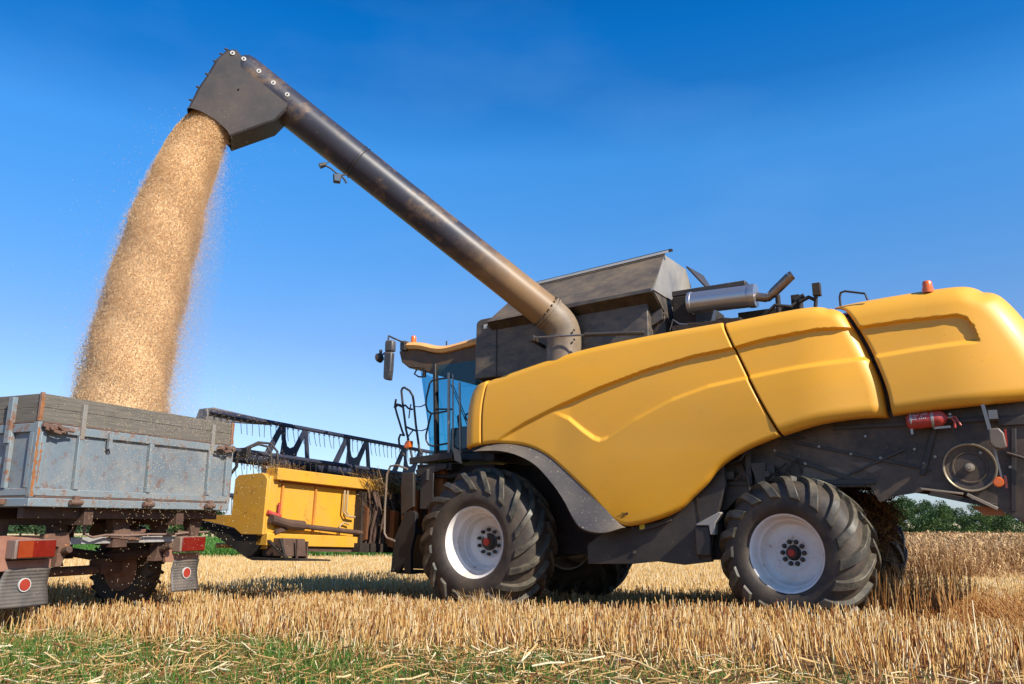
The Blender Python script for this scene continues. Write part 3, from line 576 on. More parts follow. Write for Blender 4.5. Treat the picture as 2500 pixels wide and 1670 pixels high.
mb = MB(); mb.box(3.2,3.9,.75,1.6,3.2,3.50); mb.cyl((3.70,.6,3.2),(3.70,.6,3.60),.028); mb.box(3.84,3.93,.6,.8,3.2,3.58); mb.cyl((3.88,.6,3.5),(3.99,.6,3.54),.04); mb.tube([(3.5,.5,3.3),(3.7,.45,3.45),(3.86,.5,3.42),(3.95,.55,3.5)],.02)
mb.tube([(3.3,.5,3.35),(3.1,.45,3.38),(2.9,.45,3.35),(2.7,.45,3.37),(2.5,.4,3.33)],.012); mb.tube([(4.1,.5,3.3),(4.13,.5,3.52)],.02); mb.tube([(3.95,.5,3.46),(4.05,.5,3.50),(4.13,.5,3.45)],.022); mb.box(4.10,4.18,.46,.54,3.50,3.64)
mb.box(2.55,3.35,.3,.55,3.15,3.33); mb.build('engine_fitting', grime, C, bevel=.004, each=True)
mb = MB(); mb.tube([(2.50,.38,3.30),(2.55,.36,3.42),(2.62,.36,3.36),(2.8,.36,3.32),(2.95,.36,3.34)], .010); mb.bar((3.02,.36,3.32),(3.06,.36,3.46),.03,.04); mb.build('engine_pipe', chrome, C, each=True)
mb = MB(); mb.tube([(4.396,.3,3.30),(4.396,.3,3.40),(4.41,.3,3.445),(4.45,.3,3.455),(4.64,.3,3.40),(4.66,.3,3.33)], .012); mb.build('grab_rail', dark, C)
def beacon(u, v, z, r=.04, h=.085):
    o = MB().lathe([(r*1.15,-.05),(r*1.15,.0),(r,.002),(r,h*.7),(r*.8,h*.93),(.001,h)], (u,v,z), 'z', 20).build('beacon', amber, C); return o
beacon(5.21,.35,3.38,.046,.075); beacon(-1.65,.75,3.745)
# ---- cab
def ring(pts, z): return [(u, v, z) for u, v in pts]
ct = [(-.30,.62),(-1.15,.62),(-1.50,.80),(-1.78,1.1),(-1.9,1.5),(-1.78,1.9),(-1.50,2.2),(-1.15,2.38),(-.30,2.38)]
cb = [(-.30,.62),(-1.10,.62),(-1.33,.80),(-1.52,1.1),(-1.6,1.5),(-1.52,1.9),(-1.33,2.2),(-1.10,2.38),(-.30,2.38)]
def glassband(name, i0, i1):
    T = ring(ct, 3.35)[i0:i1+1]; B = ring(cb, 2.04)[i0:i1+1]; k = len(T)
    return MB().add(T+B, [(i, i+1, k+i+1, k+i) for i in range(k-1)]).build(name, glass, C, fix=False, angle=70)
glassband('windscreen', 1, 7)
MB().add([(-.32,.62,3.3),(-1.08,.62,3.3),(-1.04,.62,2.08),(-.32,.62,2.08)], [(0,1,2,3)]).build('cab_door', glass, C, fix=False)
MB().add([(-.32,2.38,3.3),(-1.08,2.38,3.3),(-1.04,2.38,2.08),(-.32,2.38,2.08)], [(0,1,2,3)]).build('side_window', glass, C, fix=False)
mb = MB()
for v in (.62, 2.38):
    mb.bar((-1.13,v,3.32),(-1.07,v,2.0),.05,.075,(0,1,0)); mb.bar((-.30,v,3.3),(-.30,v,2.0),.05,.06,(0,1,0)); mb.bar((-1.1,v,2.06),(-.3,v,2.06),.05,.05)
mb.build('cab_pillar', dark, C, bevel=.008, each=True)
mb = MB(); mb.box(-1.15,-.25,.6,2.4,1.92,2.035); mb.box(-.3,-.1,.6,2.4,1.9,3.2); mb.prism([(-1.5,1.95),(-1.15,1.95),(-1.15,2.03),(-1.48,2.03)],.85,2.15); mb.build('cab_base', dark, C, bevel=.01)
mb = MB(); mb.box(-1.02,-.36,.85,1.15,2.05,2.42); mb.box(-.55,-.33,.75,1.2,2.05,2.75); mb.tube([(-.95,1.0,2.42),(-.98,1.0,2.62)],.03); mb.build('side_console', dark, C, bevel=.02)
mb = MB(); mb.box(-.75,-.38,1.25,1.75,2.3,2.48); mb.box(-.5,-.36,1.25,1.75,2.48,3.1); mb.box(-1.0,-.45,.95,1.2,2.05,2.45); st = mb.build('driver_seat', dark, C, bevel=.04)
mb = MB(); mb.tube([(-1.15,1.5,2.05),(-1.05,1.5,2.6)],.04); mb.tube([(-1.05+.02*sin(t)-.09*cos(t)*.4,1.5+.2*sin(t),2.62+.2*cos(t)*.45) for t in np.linspace(0,2*pi,25)],.014,8); mb.build('steering_wheel', dark, C)
mb = MB(); rtop = [(-1.66,3.715),(-1.52,3.70),(-1.38,3.673),(-1.14,3.604),(-.944,3.585),(-.638,3.615),(-.40,3.64)]; 
rl = resamp(rtop, 24); 
for (va, vb) in ((.60, 2.40),):
    secs2 = []
    for v, dz, du in ((.66,0,0),(.60,-.03,0),(.585,-.058,0),(.60,-.062,0),(.585,-.068,0),(.60,-.11,0),(.70,-.125,0)):
        secs2.append([(p[0]+du, v, p[1]+dz) for p in rl])
    far_ = [[(p[0], 3.0-v, p[1]+dz) for p in rl] for v, dz in ((.70,-.125),(.60,-.11),(.585,-.058),(.60,-.03),(.66,0))]
    mid_ = [[(p[0]-.25, v, p[1]+.02) for p in rl] for v in (2.0, 1.0)]
    allr = secs2+far_+mid_; k = len(rl); n2 = len(allr)
    fs = [(i*k+j, i*k+j+1, ((i+1) % n2)*k+j+1, ((i+1) % n2)*k+j) for i in range(n2) for j in range(k-1)]
    mb.add([p for r_ in allr for p in r_], fs+[tuple(i*k for i in range(n2)), tuple(i*k+k-1 for i in range(n2))])
roof = mb.build('cab_roof', rooft, C, angle=40)
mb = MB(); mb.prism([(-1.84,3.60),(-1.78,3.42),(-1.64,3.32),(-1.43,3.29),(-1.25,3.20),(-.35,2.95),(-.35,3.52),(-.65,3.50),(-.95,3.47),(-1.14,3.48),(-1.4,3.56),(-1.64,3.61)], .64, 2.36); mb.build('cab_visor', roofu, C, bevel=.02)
mb = MB(); mb.tube([(-1.52,.68,3.29),(-1.56,.68,3.23),(-1.48,.68,3.18),(-1.40,.68,3.17)], .012); mb.box(-1.38,-1.34,.64,.68,3.16,3.30); mb.tube([(-1.0,.7,3.59),(-1.0,.7,3.66)],.01); mb.build('roof_hook', dark, C, each=True)
mb = MB(); mb.box(-1.74,-1.66,.55,.68,3.58,3.72); mb.tube([(-1.66,.6,3.68),(-1.72,.35,3.73),(-1.66,.2,3.72),(-1.655,.18,3.62)], .013); mb.build('mirror_arm', dark, C, bevel=.004)
mb = MB(); mb.prism([(-1.645,3.60),(-1.63,3.635),(-1.52,3.625),(-1.505,3.60),(-1.505,3.46),(-1.645,3.47)],.10,.19); mb.prism([(-1.645,3.46),(-1.508,3.45),(-1.515,3.20),(-1.53,3.06),(-1.54,3.045),(-1.62,3.065),(-1.648,3.09)],.09,.17); mb.build('side_mirror', plastic, C, bevel=.018)
mb = MB(); mb.lathe([(.001,.0),(.055,.005),(.075,.03),(.06,.075),(.02,.10)], (0,0,0), 'x', 20); lm_ = mb.build('headlamp', dark, C); lm_.location = (-1.86,.2,3.40); lm_.rotation_euler = (0, R(-20), 0)
mb = MB(); mb.tube([(-1.80,.2,3.41),(-1.74,.2,3.47),(-1.66,.2,3.50)], .012); mb.cyl((-1.80,.2,3.46),(-1.80,.2,3.53),.022,n=10); mb.build('headlamp_bracket', dark, C)
# platform, rails, ladder
mb = MB(); mb.prism([(-1.22,1.965),(-.50,2.013),(-.50,1.925),(-1.215,1.875)], .20, .24); mb.box(-1.2,-.5,.24,.6,1.90,1.94); mb.box(-1.12,-.55,.25,.55,1.78,1.87); mb.prism([(-1.12,1.80),(-.6,1.86),(-.6,1.80),(-1.08,1.70)],.21,.25); mb.build('platform', dark, C, bevel=.006)
quad('grain_flap', [(-.5,.2,2.08),(-.38,.2,2.02),(-.34,.2,1.85),(-.46,.2,1.9)], M('dusty_grey_sheet', (.2,.19,.15), .6, dust=DUST, damt=.5), .01)
def P3(L, v): return [(a, v, b) for a, b in L]
mb = MB()
mb.tube(P3([(-1.25,1.97),(-1.286,2.094),(-1.374,2.371),(-1.44,2.70),(-1.478,2.92),(-1.46,2.955),(-1.43,2.965),(-1.33,2.91),(-1.27,2.83),(-1.252,2.75),(-1.201,2.422),(-1.13,2.09),(-1.09,2.02)], .3), .016)
mb.tube(P3([(-1.47,2.69),(-1.40,2.71),(-1.34,2.66),(-1.27,2.64)], .3), .014); mb.tube(P3([(-1.36,2.40),(-1.29,2.37),(-1.2,2.34)], .3), .014)
mb.tube(P3([(-1.529,2.80),(-1.545,2.70),(-1.50,2.58),(-1.392,2.327),(-1.36,2.28)], .25), .015); mb.tube(P3([(-1.55,2.68),(-1.5,2.72),(-1.44,2.70)], .25), .02)
mb.tube(P3([(-1.36,2.28),(-1.43,2.295),(-1.455,2.24),(-1.446,2.17),(-1.39,2.08),(-1.35,2.0)], .25), .015)
mb.build('access_rail', dark, C, each=True)
mb = MB()
for pts in ([(-1.24,2.68),(-1.13,2.67),(-1.03,2.70)], [(-1.20,2.35),(-1.1,2.335),(-1.0,2.36)], [(-1.30,2.72),(-1.32,2.62),(-1.33,2.52)], [(-1.25,2.35),(-1.32,2.28),(-1.35,2.22)]):
    q = resamp(pts, 16)
    for i in range(15): mb.bar((q[i][0],.3+(i % 2)*.006,q[i][1]), (q[i+1][0],.3+(i % 2)*.006,q[i+1][1]), .010+.008*(i % 2), .012)
mb.build('safety_chain', dark, C)
mb = MB(); mb.prism([(-1.33,2.10),(-1.24,2.11),(-1.235,2.20),(-1.30,2.205),(-1.335,2.16)],.22,.30); mb.build('side_marker_lamp', amber, C, bevel=.01)
mb = MB(); mb.tube([(-.635,.28,3.09),(-.625,.28,2.5),(-.611,.28,1.96)], .020); mb.tube([(-.585,.30,3.07),(-.557,.30,1.97)], .011); mb.tube([(-.485,.32,2.95),(-.45,.32,2.0)], .015); mb.build('hand_rail_post', chrome, C, each=True)
mb = MB()
mb.tube(P3([(-.62,3.03),(-.83,3.025),(-.93,3.02),(-.975,2.98),(-1.03,2.78),(-1.035,2.68),(-1.0,2.60),(-.94,2.56),(-.88,2.555),(-.64,2.575)], .3), .013)
mb.tube(P3([(-.94,2.555),(-.98,2.42),(-1.02,2.27),(-1.015,2.20),(-.97,2.135),(-.90,2.115),(-.62,2.14)], .3), .013); mb.tube(P3([(-.9,2.62),(-.62,2.60)], .34), .012)
mb.tube([(-.85,.62,3.0),(-.5,.61,2.3)], .006); mb.tube([(-.82,.62,3.0),(-.46,.61,2.28)], .006)
mb.build('hand_rail', dark, C, each=True)
mb = MB(); mb.prism([(-1.40,.47),(-1.36,.90),(-1.25,1.10),(-1.20,1.24),(-1.05,1.26),(-1.0,1.22),(-1.01,.977),(-1.07,.745),(-1.06,.452),(-1.14,.47),(-1.20,.56),(-1.26,.47)], .1, .16); mb.box(-1.36,-1.08,.16,.5,.45,.49); mb.cyl((-1.35,.10,.50),(-1.35,.085,.50),.018,n=10); mb.prism([(-1.36,.5),(-1.30,.95),(-1.0,.95),(-1.02,.5)],.45,.5); mb.build('ladder', M('black_ladder_paint', (.006,.006,.007), .6, dust=(.06,.045,.03), damt=.3), C, bevel=.006)
mb = MB(); mb.prism([(-1.27,1.76),(-1.07,1.755),(-1.06,1.31),(-1.26,1.20)], .11, .16); mb.box(-1.02,-.80,.2,.24,1.28,1.75); mb.cyl((-.90,.2,1.65),(-.90,.2,1.80),.03,n=10); mb.build('ladder_plate', dark, C, bevel=.006, each=True)
mb = MB(); mb.prism([(-.82,1.78),(-.74,1.78),(-.80,1.3),(-.9,1.22)],.35,.6); mb.prism([(-1.42,1.5),(-1.28,1.55),(-1.3,1.05),(-1.42,1.1)],.5,.6); mb.prism([(-1.0,1.78),(-.72,1.8),(-.72,1.6),(-1.0,1.6)],.6,.7); mb.prism([(-1.45,1.60),(-1.26,1.66),(-1.26,1.10),(-1.42,1.10)],.32,.36); mb.prism([(-.95,1.76),(-.84,1.80),(-.88,1.25),(-.97,1.20)],.32,.36); mb.build('feeder_side', orange, C, each=True)
mb = MB(); mb.tube(P3([(-1.12,1.80),(-1.3,1.86),(-1.42,1.85),(-1.475,1.74),(-1.49,1.3),(-1.485,.97),(-1.44,.91),(-1.30,.87)], .05), .014); mb.build('ladder_hand_rail', M('worn_bar', (.16,.12,.09), .5, dust=DUST, damt=.5), C)
mb = MB(); mb.prism([(-.1,1.9),(-.3,1.85),(-2.02,1.42),(-2.02,.72),(-.1,1.0)], .95, 2.05); mb.build('feeder_housing', grime, C, bevel=.02)
mb = MB(); mb.box(-1.0,0,.45,.9,1.25,1.85); mb.tube([(-1.0,.3,1.72),(-.6,.32,1.70),(-.3,.4,1.75)],.03); mb.build('hydraulic_block', grime, C, bevel=.02)
# ---- rear furniture
mb = MB(); n_ = 64
mb.lathe([(.205,.0),(.215,-.012),(.222,-.012),(.226,.0),(.222,.03),(.205,.03)], (5.378,.36,1.608), 'y', n_, close=True); pl = mb.build('drive_pulley', M('worn_pulley_rim', (.34,.27,.18), .4, metal=.5, var=.25, scale=6), C)
mb = MB(); mb.lathe([(.205,.012),(.15,.02),(.148,.01),(.135,.01),(.13,.025),(.05,.02),(.001,.02)], (5.378,.36,1.608), 'y', 48); mb.build('pulley_web', darkbody, pl)
mb = MB(); mb.lathe([(.001,-.035),(.018,-.035),(.02,-.015),(.038,-.012),(.04,.02)], (5.378,.36,1.608), 'y', 20); mb.build('pulley_hub', M('dusty_hub', (.3,.26,.2), .5, dust=DUST, damt=.4), pl)
mb = MB(); mb.bar((5.555,.1,2.155),(5.585,.1,1.92),.03,.02,(0,1,0)); mb.bar((5.60,.1,1.76),(5.63,.1,1.47),.016,.012,(0,1,0)); mb.box(5.59,5.66,.1,.38,2.02,2.10); mb.build('tail_lamp_stalk', chrome, C, each=True)
mb = MB(); mb.prism([(5.575,1.925),(5.655,1.93),(5.69,1.88),(5.70,1.76),(5.66,1.735),(5.60,1.755),(5.57,1.80)], .02, .14); tl_ = mb.build('tail_lamp', M('tail_lamp_housing', (.13,.10,.08), .5, dust=DUST, damt=.5), C, bevel=.012)
mb = MB(); mb.prism([(.03,1.915),(.12,1.915),(.135,1.84),(.12,1.76),(.04,1.76)], 0, .014, lambda a, b, d: (5.698+d-(1.93-b)*.05+.0, a, b)); mb.build('tail_lamp_lens', redcap, tl_)
mb = MB(); mb.lathe([(.001,-.015),(.038,-.014),(.046,0),(.046,.03)], (5.60,.07,1.455), 'y', 24); mb.build('side_reflector', amber, C)
mb = MB(); mb.box(5.645,5.665,.06,.15,1.40,1.51); mb.build('rear_reflector', redlens, C)
mb = MB(); mb.bar((5.33,.33,1.36),(5.56,.33,1.225),.03,.05,(0,1,0)); mb.bar((4.95,.33,1.42),(5.3,.33,1.365),.02,.02,(0,1,0)); mb.build('guide_bar', M('bare_steel_bar', (.26,.21,.16), .4, dust=DUST, damt=.4), C, bevel=.004, each=True)
mb = MB(); mb.prism([(5.36,1.25),(5.44,1.17),(5.62,1.17),(5.56,1.26)],.42,.8); mb.build('spreader_flap', orange, C)
mb = MB(); mb.prism([(5.72,1.75),(6.05,1.7),(6.08,1.35),(6.0,1.05),(5.80,1.06),(5.62,1.20),(5.66,1.45)], .46, 2.5); mb.tube([(5.68,.35,1.73),(5.8,.33,1.68),(5.95,.33,1.60)],.014); mb.build('straw_spreader', darkbody, C, bevel=.02)
# hanging straw on the rear axle
def wisps(name, mat, boxes, n, lmin, lmax, r, parent=None, lean=None):
    V = []; A = []
    b = np.array(boxes)[rng.integers(0, len(boxes), n)]; c = b[:, 0::2]+(b[:, 1::2]-b[:, 0::2])*rng.random((n, 3))
    d = rng.normal(size=(n, 3)) if lean is None else np.array(lean)+rng.normal(size=(n, 3))*.35
    d /= np.linalg.norm(d, axis=1)[:, None]; ln = rng.uniform(lmin, lmax, n)[:, None]
    a = np.cross(d, rng.normal(size=(n, 3))); a /= np.linalg.norm(a, axis=1)[:, None]; bb = np.cross(d, a)
    pts = [c-d*ln/2+a*r, c-d*ln/2+(-.5*a+.87*bb)*r, c-d*ln/2+(-.5*a-.87*bb)*r, c+d*ln/2+a*r, c+d*ln/2+(-.5*a+.87*bb)*r, c+d*ln/2+(-.5*a-.87*bb)*r]
    V = np.stack(pts, 1).reshape(-1, 3); i = np.arange(n)[:, None, None]*6; F = (i+np.array([[0,1,4,3],[1,2,5,4],[2,0,3,5]])[None]).reshape(-1, 4)
    return raw(name, V, F, mat, np.repeat(rng.random(n), 6), parent)
strawdark = attr_mat('caught_straw', [(0, (.04,.02,.01)), (.7, (.15,.08,.03)), (1, (.45,.30,.13))], .8)
wisps('caught_straw', strawdark, [(3.5,4.4,.9,2.3,.7,1.5), (4.0,4.5,1.0,2.2,.9,1.4)], 2600, .15, .5, .003, C)['kind'] = 'stuff'
# ---- header (cutting platform), carried by the combine
Hd = MB()
Hd.box(-.03,0,.16,3.0,.95,1.62); Hd.box(-.03,0,3.0,6.2,.95,1.62); Hd.box(-.10,.11,.05,6.2,1.62,1.765); Hd.box(0,.04,.0,.14,.95,1.665); Hd.box(-.1,.09,.0,6.2,.84,.985); Hd.box(-.9,0,.05,6.2,.80,.86)
hd = Hd.build('header', yellow2, C, bevel=.008); hd.location = (-2.0, -1.6, 0); hd.rotation_euler = (R(-2.3), 0, 0)
mb = MB()
for y in (.22, .78): mb.prism([(0,1.615),(.03,1.60),(.03,1.0),(0,.99)], y, y+.03)
mb.build('back_rib', M('rusty_yellow_rib', (.50,.20,.03), .6, var=.3, spots=(.2,.07,.03), samt=.5), hd, each=True)
MB().box(-.002,.010,.16,2.2,1.595,1.617).build('painted_rail_shadow', orange, hd)  # dark orange strip painting the shadow under the top rail
mb = MB(); mb.prism([(-.02,1.67),(-.08,1.70),(-.5,1.685),(-.56,1.64),(-.56,1.20),(-1.43,1.195),(-1.44,1.18),(-.48,1.04),(-.34,.965),(.03,.965),(.03,1.62)], -.03, .05); mb.build('end_divider', yellow2, hd, bevel=.006)
blk_ = M('black_wedge_paint', (.008,.007,.006), .7, var=.3, dust=(.09,.06,.03), damt=.35, dscale=5)
mb = MB(); mb.prism([(-1.38,1.16),(-.48,1.02),(-.34,.96),(.0,.96),(-.02,.86),(-.15,.72),(-.24,.69)], .0, .5); mb.build('skid_shoe', blk_, hd, bevel=.006)
mb = MB(); mb.prism([(-.24,.69),(-.14,.705),(.66,.695),(.66,.677),(-.12,.665)], .0, .5); mb.bar((.0,.03,.95),(.42,.03,.70),.02,.05,(0,1,0)); mb.bar((.28,.03,.92),(.40,.03,.70),.02,.03,(0,1,0)); mb.build('skid_plate', blk_, hd)
mb = MB(); mb.prism([(-.12,.93),(.26,.93),(.30,.72),(-.08,.71)], .10, .45); mb.build('skid_frame', brown, hd, bevel=.01)
mb = MB(); mb.box(.05,.30,.45,.47,.70,.90); mb.bar((.35,.25,.70),(.33,.25,.92),.02,.02); mb.box(-.1,.05,.6,6.2,.78,.835); mb.build('skid_bracket', brown, hd, each=True)
mb = MB(); mb.tube([(.10,.02,1.15),(.10,.30,1.10)],.055); mb.tube([(.10,.28,1.10),(.10,.55,1.09)],[.06,.06]); mb.tube([(.10,.50,1.085),(.12,1.9,1.02)],.032); mb.bar((.1,.1,1.0),(.06,.4,1.08),.03,.05); mb.build('drive_shaft', brown, hd)
mb = MB(); mb.tube([(.05,.0,1.23),(.08,.18,1.18)],.03); mb.box(.03,.05,.17,.20,1.15,1.35); mb.build('shaft_guard', red, hd)
mb = MB()
for y in (1.28, 1.34): mb.tube([(.06,y,1.58),(.06,y,1.30),(.07,y+.05,1.25),(.07,y+.16,1.24)],.014)
mb.tube([(.05,1.24,.98),(.05,1.25,1.12),(.05,1.32,1.16),(.05,1.42,1.14)],.012); mb.build('hydraulic_line', M('pale_line', (.42,.30,.16), .4), hd, each=True)
mb = MB(); mb.prism([(.0,1.60),(.12,1.58),(.14,.9),(.0,.84)],1.56,3.2); mb.box(-.1,.2,1.5,3.4,.78,.90); mb.build('coupling_plate', grime, hd)
mb = MB()
for q_ in range(9): mb.tube([(.14+.02*sin(q_*2),1.66+.09*q_,1.60),(.20+.03*sin(q_*3),1.68+.09*q_,1.35),(.17,1.63+.09*q_,1.02),(.14,1.66+.09*q_,.88)], .018+.006*(q_ % 3))
mb.build('coupling_hose', brown, hd)
mb = MB(); mb.prism([(.13,1.40),(.20,1.36),(.20,.95),(.13,.92)],1.60,1.64); mb.prism([(.13,1.45),(.22,1.4),(.22,1.05),(.13,1.0)],2.0,2.06); mb.build('coupling_flange', M('grimy_orange', (.16,.045,.012), .6, dust=(.10,.06,.03), damt=.6), hd, each=True)
mb = MB(); mb.prism([(.01,1.4),(.30,1.35),(.30,.85),(.01,.9)],2.05,2.15); mb.build('coupling_arm', orange, hd)
wisps('straw_clump', strawdark, [(-.2,.25,1.5,2.8,1.62,1.84), (-.2,.25,1.7,2.8,1.62,1.80), (.05,.2,1.6,2.3,1.1,1.7)], 900, .08, .30, .003, hd, lean=(.2,.4,-.5))['kind'] = 'stuff'
wisps('straw_clump', strawdark, [(-.3,.0,.0,.6,1.75,1.80)], 160, .1, .3, .003, hd)['kind'] = 'stuff'
reelm = M('reel_dark_blue_paint', (.016,.022,.045), .45, var=.2, dust=(.13,.11,.10), damt=.3)
RX, RZ, RR = -1.15, 2.00, .53
mb = MB(); mb.cyl((RX,-.05,RZ-.0),(RX,6.3,RZ-.0),.085,n=24); rl_ = mb.build('reel', reelm, hd)
bats = [90+90*k for k in range(4)]
for bi, a in enumerate(bats):
    ca, sa = cos(R(a)), sin(R(a)); bx_, bz_ = RX+RR*ca, RZ+RR*sa
    mb = MB(); mb.tube([(bx_,-.1,bz_),(bx_,6.25,bz_)], .026, 10); mb.bar((bx_-.02,-.1,bz_+.03),(bx_-.02,6.25,bz_+.03),.05,.010)
    mb.build('reel_bat', reelm, rl_)
    tm = MB(); y = .0; 
    while y < 6.2:
        jx = random.uniform(-.01,.01); tm.tube([(bx_,y,bz_-.01),(bx_+.01,y+.018,bz_-.035),(bx_,y+.035,bz_-.05),(bx_-.012,y+.018,bz_-.035),(bx_,y,bz_-.02),(bx_+.005,y+.02+jx,bz_-.10),(bx_+.02,y+.02+jx*2,bz_-.17),(bx_+.05,y+.01+jx*3,bz_-.23)], .0045, 5); y += .105
    tm.build('reel_tines', dark, rl_)
for y0 in (-.02+1.18, 2.50, 3.9, 5.2):
    mb = MB()
    def q(dy, z, y0=y0): return (y0+dy, z)
    F3 = lambda a, b, d: (RX+d, a, b)
    mb.prism([q(-.28,RZ+0.062),q(-.17,RZ+0.062),q(.06,RZ+0.521),q(-.03,RZ+0.521)], -.012, .012, F3)
    mb.prism([q(.0,RZ+0.521),q(.07,RZ+0.521),q(.09,RZ+0.335),q(.13,RZ+0.236),q(.19,RZ+0.211),q(.27,RZ+0.248),q(.42,RZ+0.521),q(.50,RZ+0.521),q(.33,RZ+0.161),q(.31,RZ+0.000),q(.24,RZ+0.000),q(.22,RZ+0.087),q(.15,RZ+0.124),q(.10,RZ+0.062),q(.08,RZ),q(-.02,RZ),q(.03,RZ+0.149),q(.04,RZ+0.310)], -.0125, .0125, F3)
    mb.prism([q(.44,RZ+0.521),q(.50,RZ+0.521),q(.60,RZ+0.000),q(.53,RZ+0.000)], -.013, .013, F3)
    mb.build('reel_spider', reelm, rl_)
mb = MB()
for bi, a in enumerate(bats[1:]):
    ca, sa = cos(R(a)), sin(R(a))
    for y0 in (.9, 1.6, 2.6, 3.3, 4.3, 5.4): mb.bar((RX,y0,RZ),(RX+RR*ca,y0+.05,RZ+RR*sa),.03,.06,(0,1,0))
mb.build('reel_arm', reelm, rl_)
mb = MB(); pts = [(RX+.13*cos(R(a_)), RZ+.13*sin(R(a_))) for a_ in range(0, 360, 30)]; mb.prism(pts, -.11, -.05)
mb.prism([(RX-.20,RZ+.34),(RX-.12,RZ+.56),(RX+.05,RZ+.56),(RX+.07,RZ+.46),(RX,RZ+.1),(RX-.12,RZ+.1)], -.16, -.13)
mb.prism([(0,RZ+.38),(.05,RZ+.57),(.16,RZ+.60),(1.15,RZ+.57),(1.15,RZ+.50),(.5,RZ+.44)], RX-.05, RX-.03, lambda a, b, d: (d, a-.16, b)); mb.build('reel_end_plate', M('reel_end_grey', (.08,.09,.11), .5, dust=DUST, damt=.35), rl_, bevel=.01)
mb = MB(); mb.tube([(-.35,.35,1.75),(-.38,.34,2.0),(-.42,.30,2.08),(-.50,.22,2.10),(-.58,.15,2.05),(-.62,.12,1.95)],.016); mb.tube([(-.30,.42,1.75),(-.33,.40,2.02),(-.40,.34,2.12),(-.52,.24,2.13),(-.62,.12,2.04)],.016); mb.tube([(-.70,0,1.70),(-.62,.02,1.8),(-.6,.0,2.0)],.02)
mb.box(-1.2,-.5,.05,.12,1.92,2.04); mb.build('reel_lift_hose', dark, hd)
# ---- fire extinguisher clamped on the dark body
fe = empty('fire_extinguisher', to_world(5.07,.24)+(2.06,), -TH, 'small red fire extinguisher lying level on the dark body under the rear yellow hood', 'fire extinguisher')
mb = MB(); mb.lathe([(.001,-.17),(.05,-.17),(.072,-.155),(.075,-.14),(.075,.10),(.070,.135),(.045,.165),(.02,.178),(.018,.19)], ax='x', n=32); cyl_ = mb.build('cylinder', red, fe); cyl_.rotation_euler = (0, R(-4), 0)
mb = MB(); mb.lathe([(.0758,-.12),(.0760,-.045),(.0758,.02)], ax='x', n=32); 
lab = MB()
for k in range(9):
    for j in range(11):
        if random.random() < .72:
            t0 = R(95+j*15); t1 = t0+R(9); x0 = -.115+k*.016; x1 = x0+.009
            lab.add([(x, .0766*-sin(t), .0766*-cos(t)) for x, t in ((x0,t0),(x1,t0),(x1,t1),(x0,t1))], [(0,1,2,3)])
lab.build('label', white, fe, fix=False).rotation_euler = (0, R(-4), 0)
mb = MB(); mb.lathe([(.0765,.045),(.079,.047),(.079,.068),(.0765,.07)], ax='x', n=32); mb.lathe([(.0765,-.135),(.079,-.133),(.079,-.12),(.0765,-.118)], ax='x', n=32); mb.bar((-.13,-.02,-.07),(-.13,-.02,-.13),.02,.015,(0,1,0)); mb.bar((.06,.0,-.08),(.20,.0,-.075),.02,.02); mb.bar((-.1,.08,0),(.1,.08,0),.03,.06); mb.build('clamp', M('galvanised_clamp', (.4,.38,.33), .4, metal=.5), fe, each=True)
mb = MB(); mb.cyl((.185,0,.012),(.225,0,.014),.018,n=12); mb.cyl((.205,-.01,.03),(.205,-.01,.05),.016,n=12); mb.build('valve', chrome, fe, each=True)
mb = MB(); mb.tube([(.215,0,.02),(.25,-.01,.01),(.285,-.01,-.07)],.010); mb.tube([(.22,-.01,.0),(.238,-.01,-.03),(.235,-.01,-.09)],.012); mb.build('lever', red, fe, each=True)
# ---------------------------------------------------------------- TRAILER  (x across the tailgate, y along its length away from it)
T = empty('farm_trailer', (-4.21, 7.066, 0), R(67.46), 'weathered blue-grey farm trailer with raised wooden boards, catching the falling grain', 'trailer')
W_, LN = 2.48, 5.0
def wall_panel(name, x0, x1, posts, fn):
    """recessed sheet framed by rails; fn maps (along, out, z) to trailer coordinates, out>0 = outward"""
    def bx(mb, a0, a1, o0, o1, z0, z1):
        P = [fn(a, o, z) for z in (z0, z1) for a, o in ((a0,o0),(a1,o0),(a1,o1),(a0,o1))]
        mb.add(P, [(0,3,2,1),(4,5,6,7),(0,1,5,4),(1,2,6,5),(2,3,7,6),(3,0,4,7)])
    s = MB(); bx(s, x0, x1, -.05, -.03, 1.33, 1.99); sh = s.build(name, sheetm, T)
    f = MB(); bx(f, x0, x1, -.029, .0, 1.895, 1.975); bx(f, x0, x1, -.029, .0, 1.335, 1.40)
    for p in posts: bx(f, p, p+.05, -.029, .012, 1.40, 1.895)
    bx(f, x0, x0+.055, -.029, .004, 1.40, 1.895); bx(f, x1-.055, x1, -.029, .004, 1.40, 1.895)
    f.build('frame', bluegrey, sh, bevel=.006)
    r = MB(); bx(r, x0+.02, x1-.02, -.028, .001, 1.977, 1.988); bx(r, x0+.02, x1-.02, -.028, -.004, 1.322, 1.334); r.build('rust_line', rust, sh)
    bo = MB(); bx(bo, x0, x1, -.05, -.018, 1.99, 2.115); bx(bo, x0, x1, -.05, -.019, 2.118, 2.24); bd = bo.build('board', wood, T, bevel=.003)
    return sh, bd, bx
tg, bd1, bx1 = wall_panel('tailgate', .04, W_-.04, [.42, 1.26, 2.10], lambda a, o, z: (a, -o, z))
sd1, bd2, bx2 = wall_panel('side_wall', .04, LN-.04, [.32, 1.6, 2.45, 3.3, 4.4], lambda a, o, z: (-o, a, z))
sd3, bd3, bx3 = wall_panel('side_wall', .04, LN-.04, [.32, 1.6, 2.45, 3.3, 4.4], lambda a, o, z: (W_+o, a, z))
sd4, bd4, bx4 = wall_panel('front_wall', .04, W_-.04, [.42, 1.26, 2.10], lambda a, o, z: (a, LN+o, z))
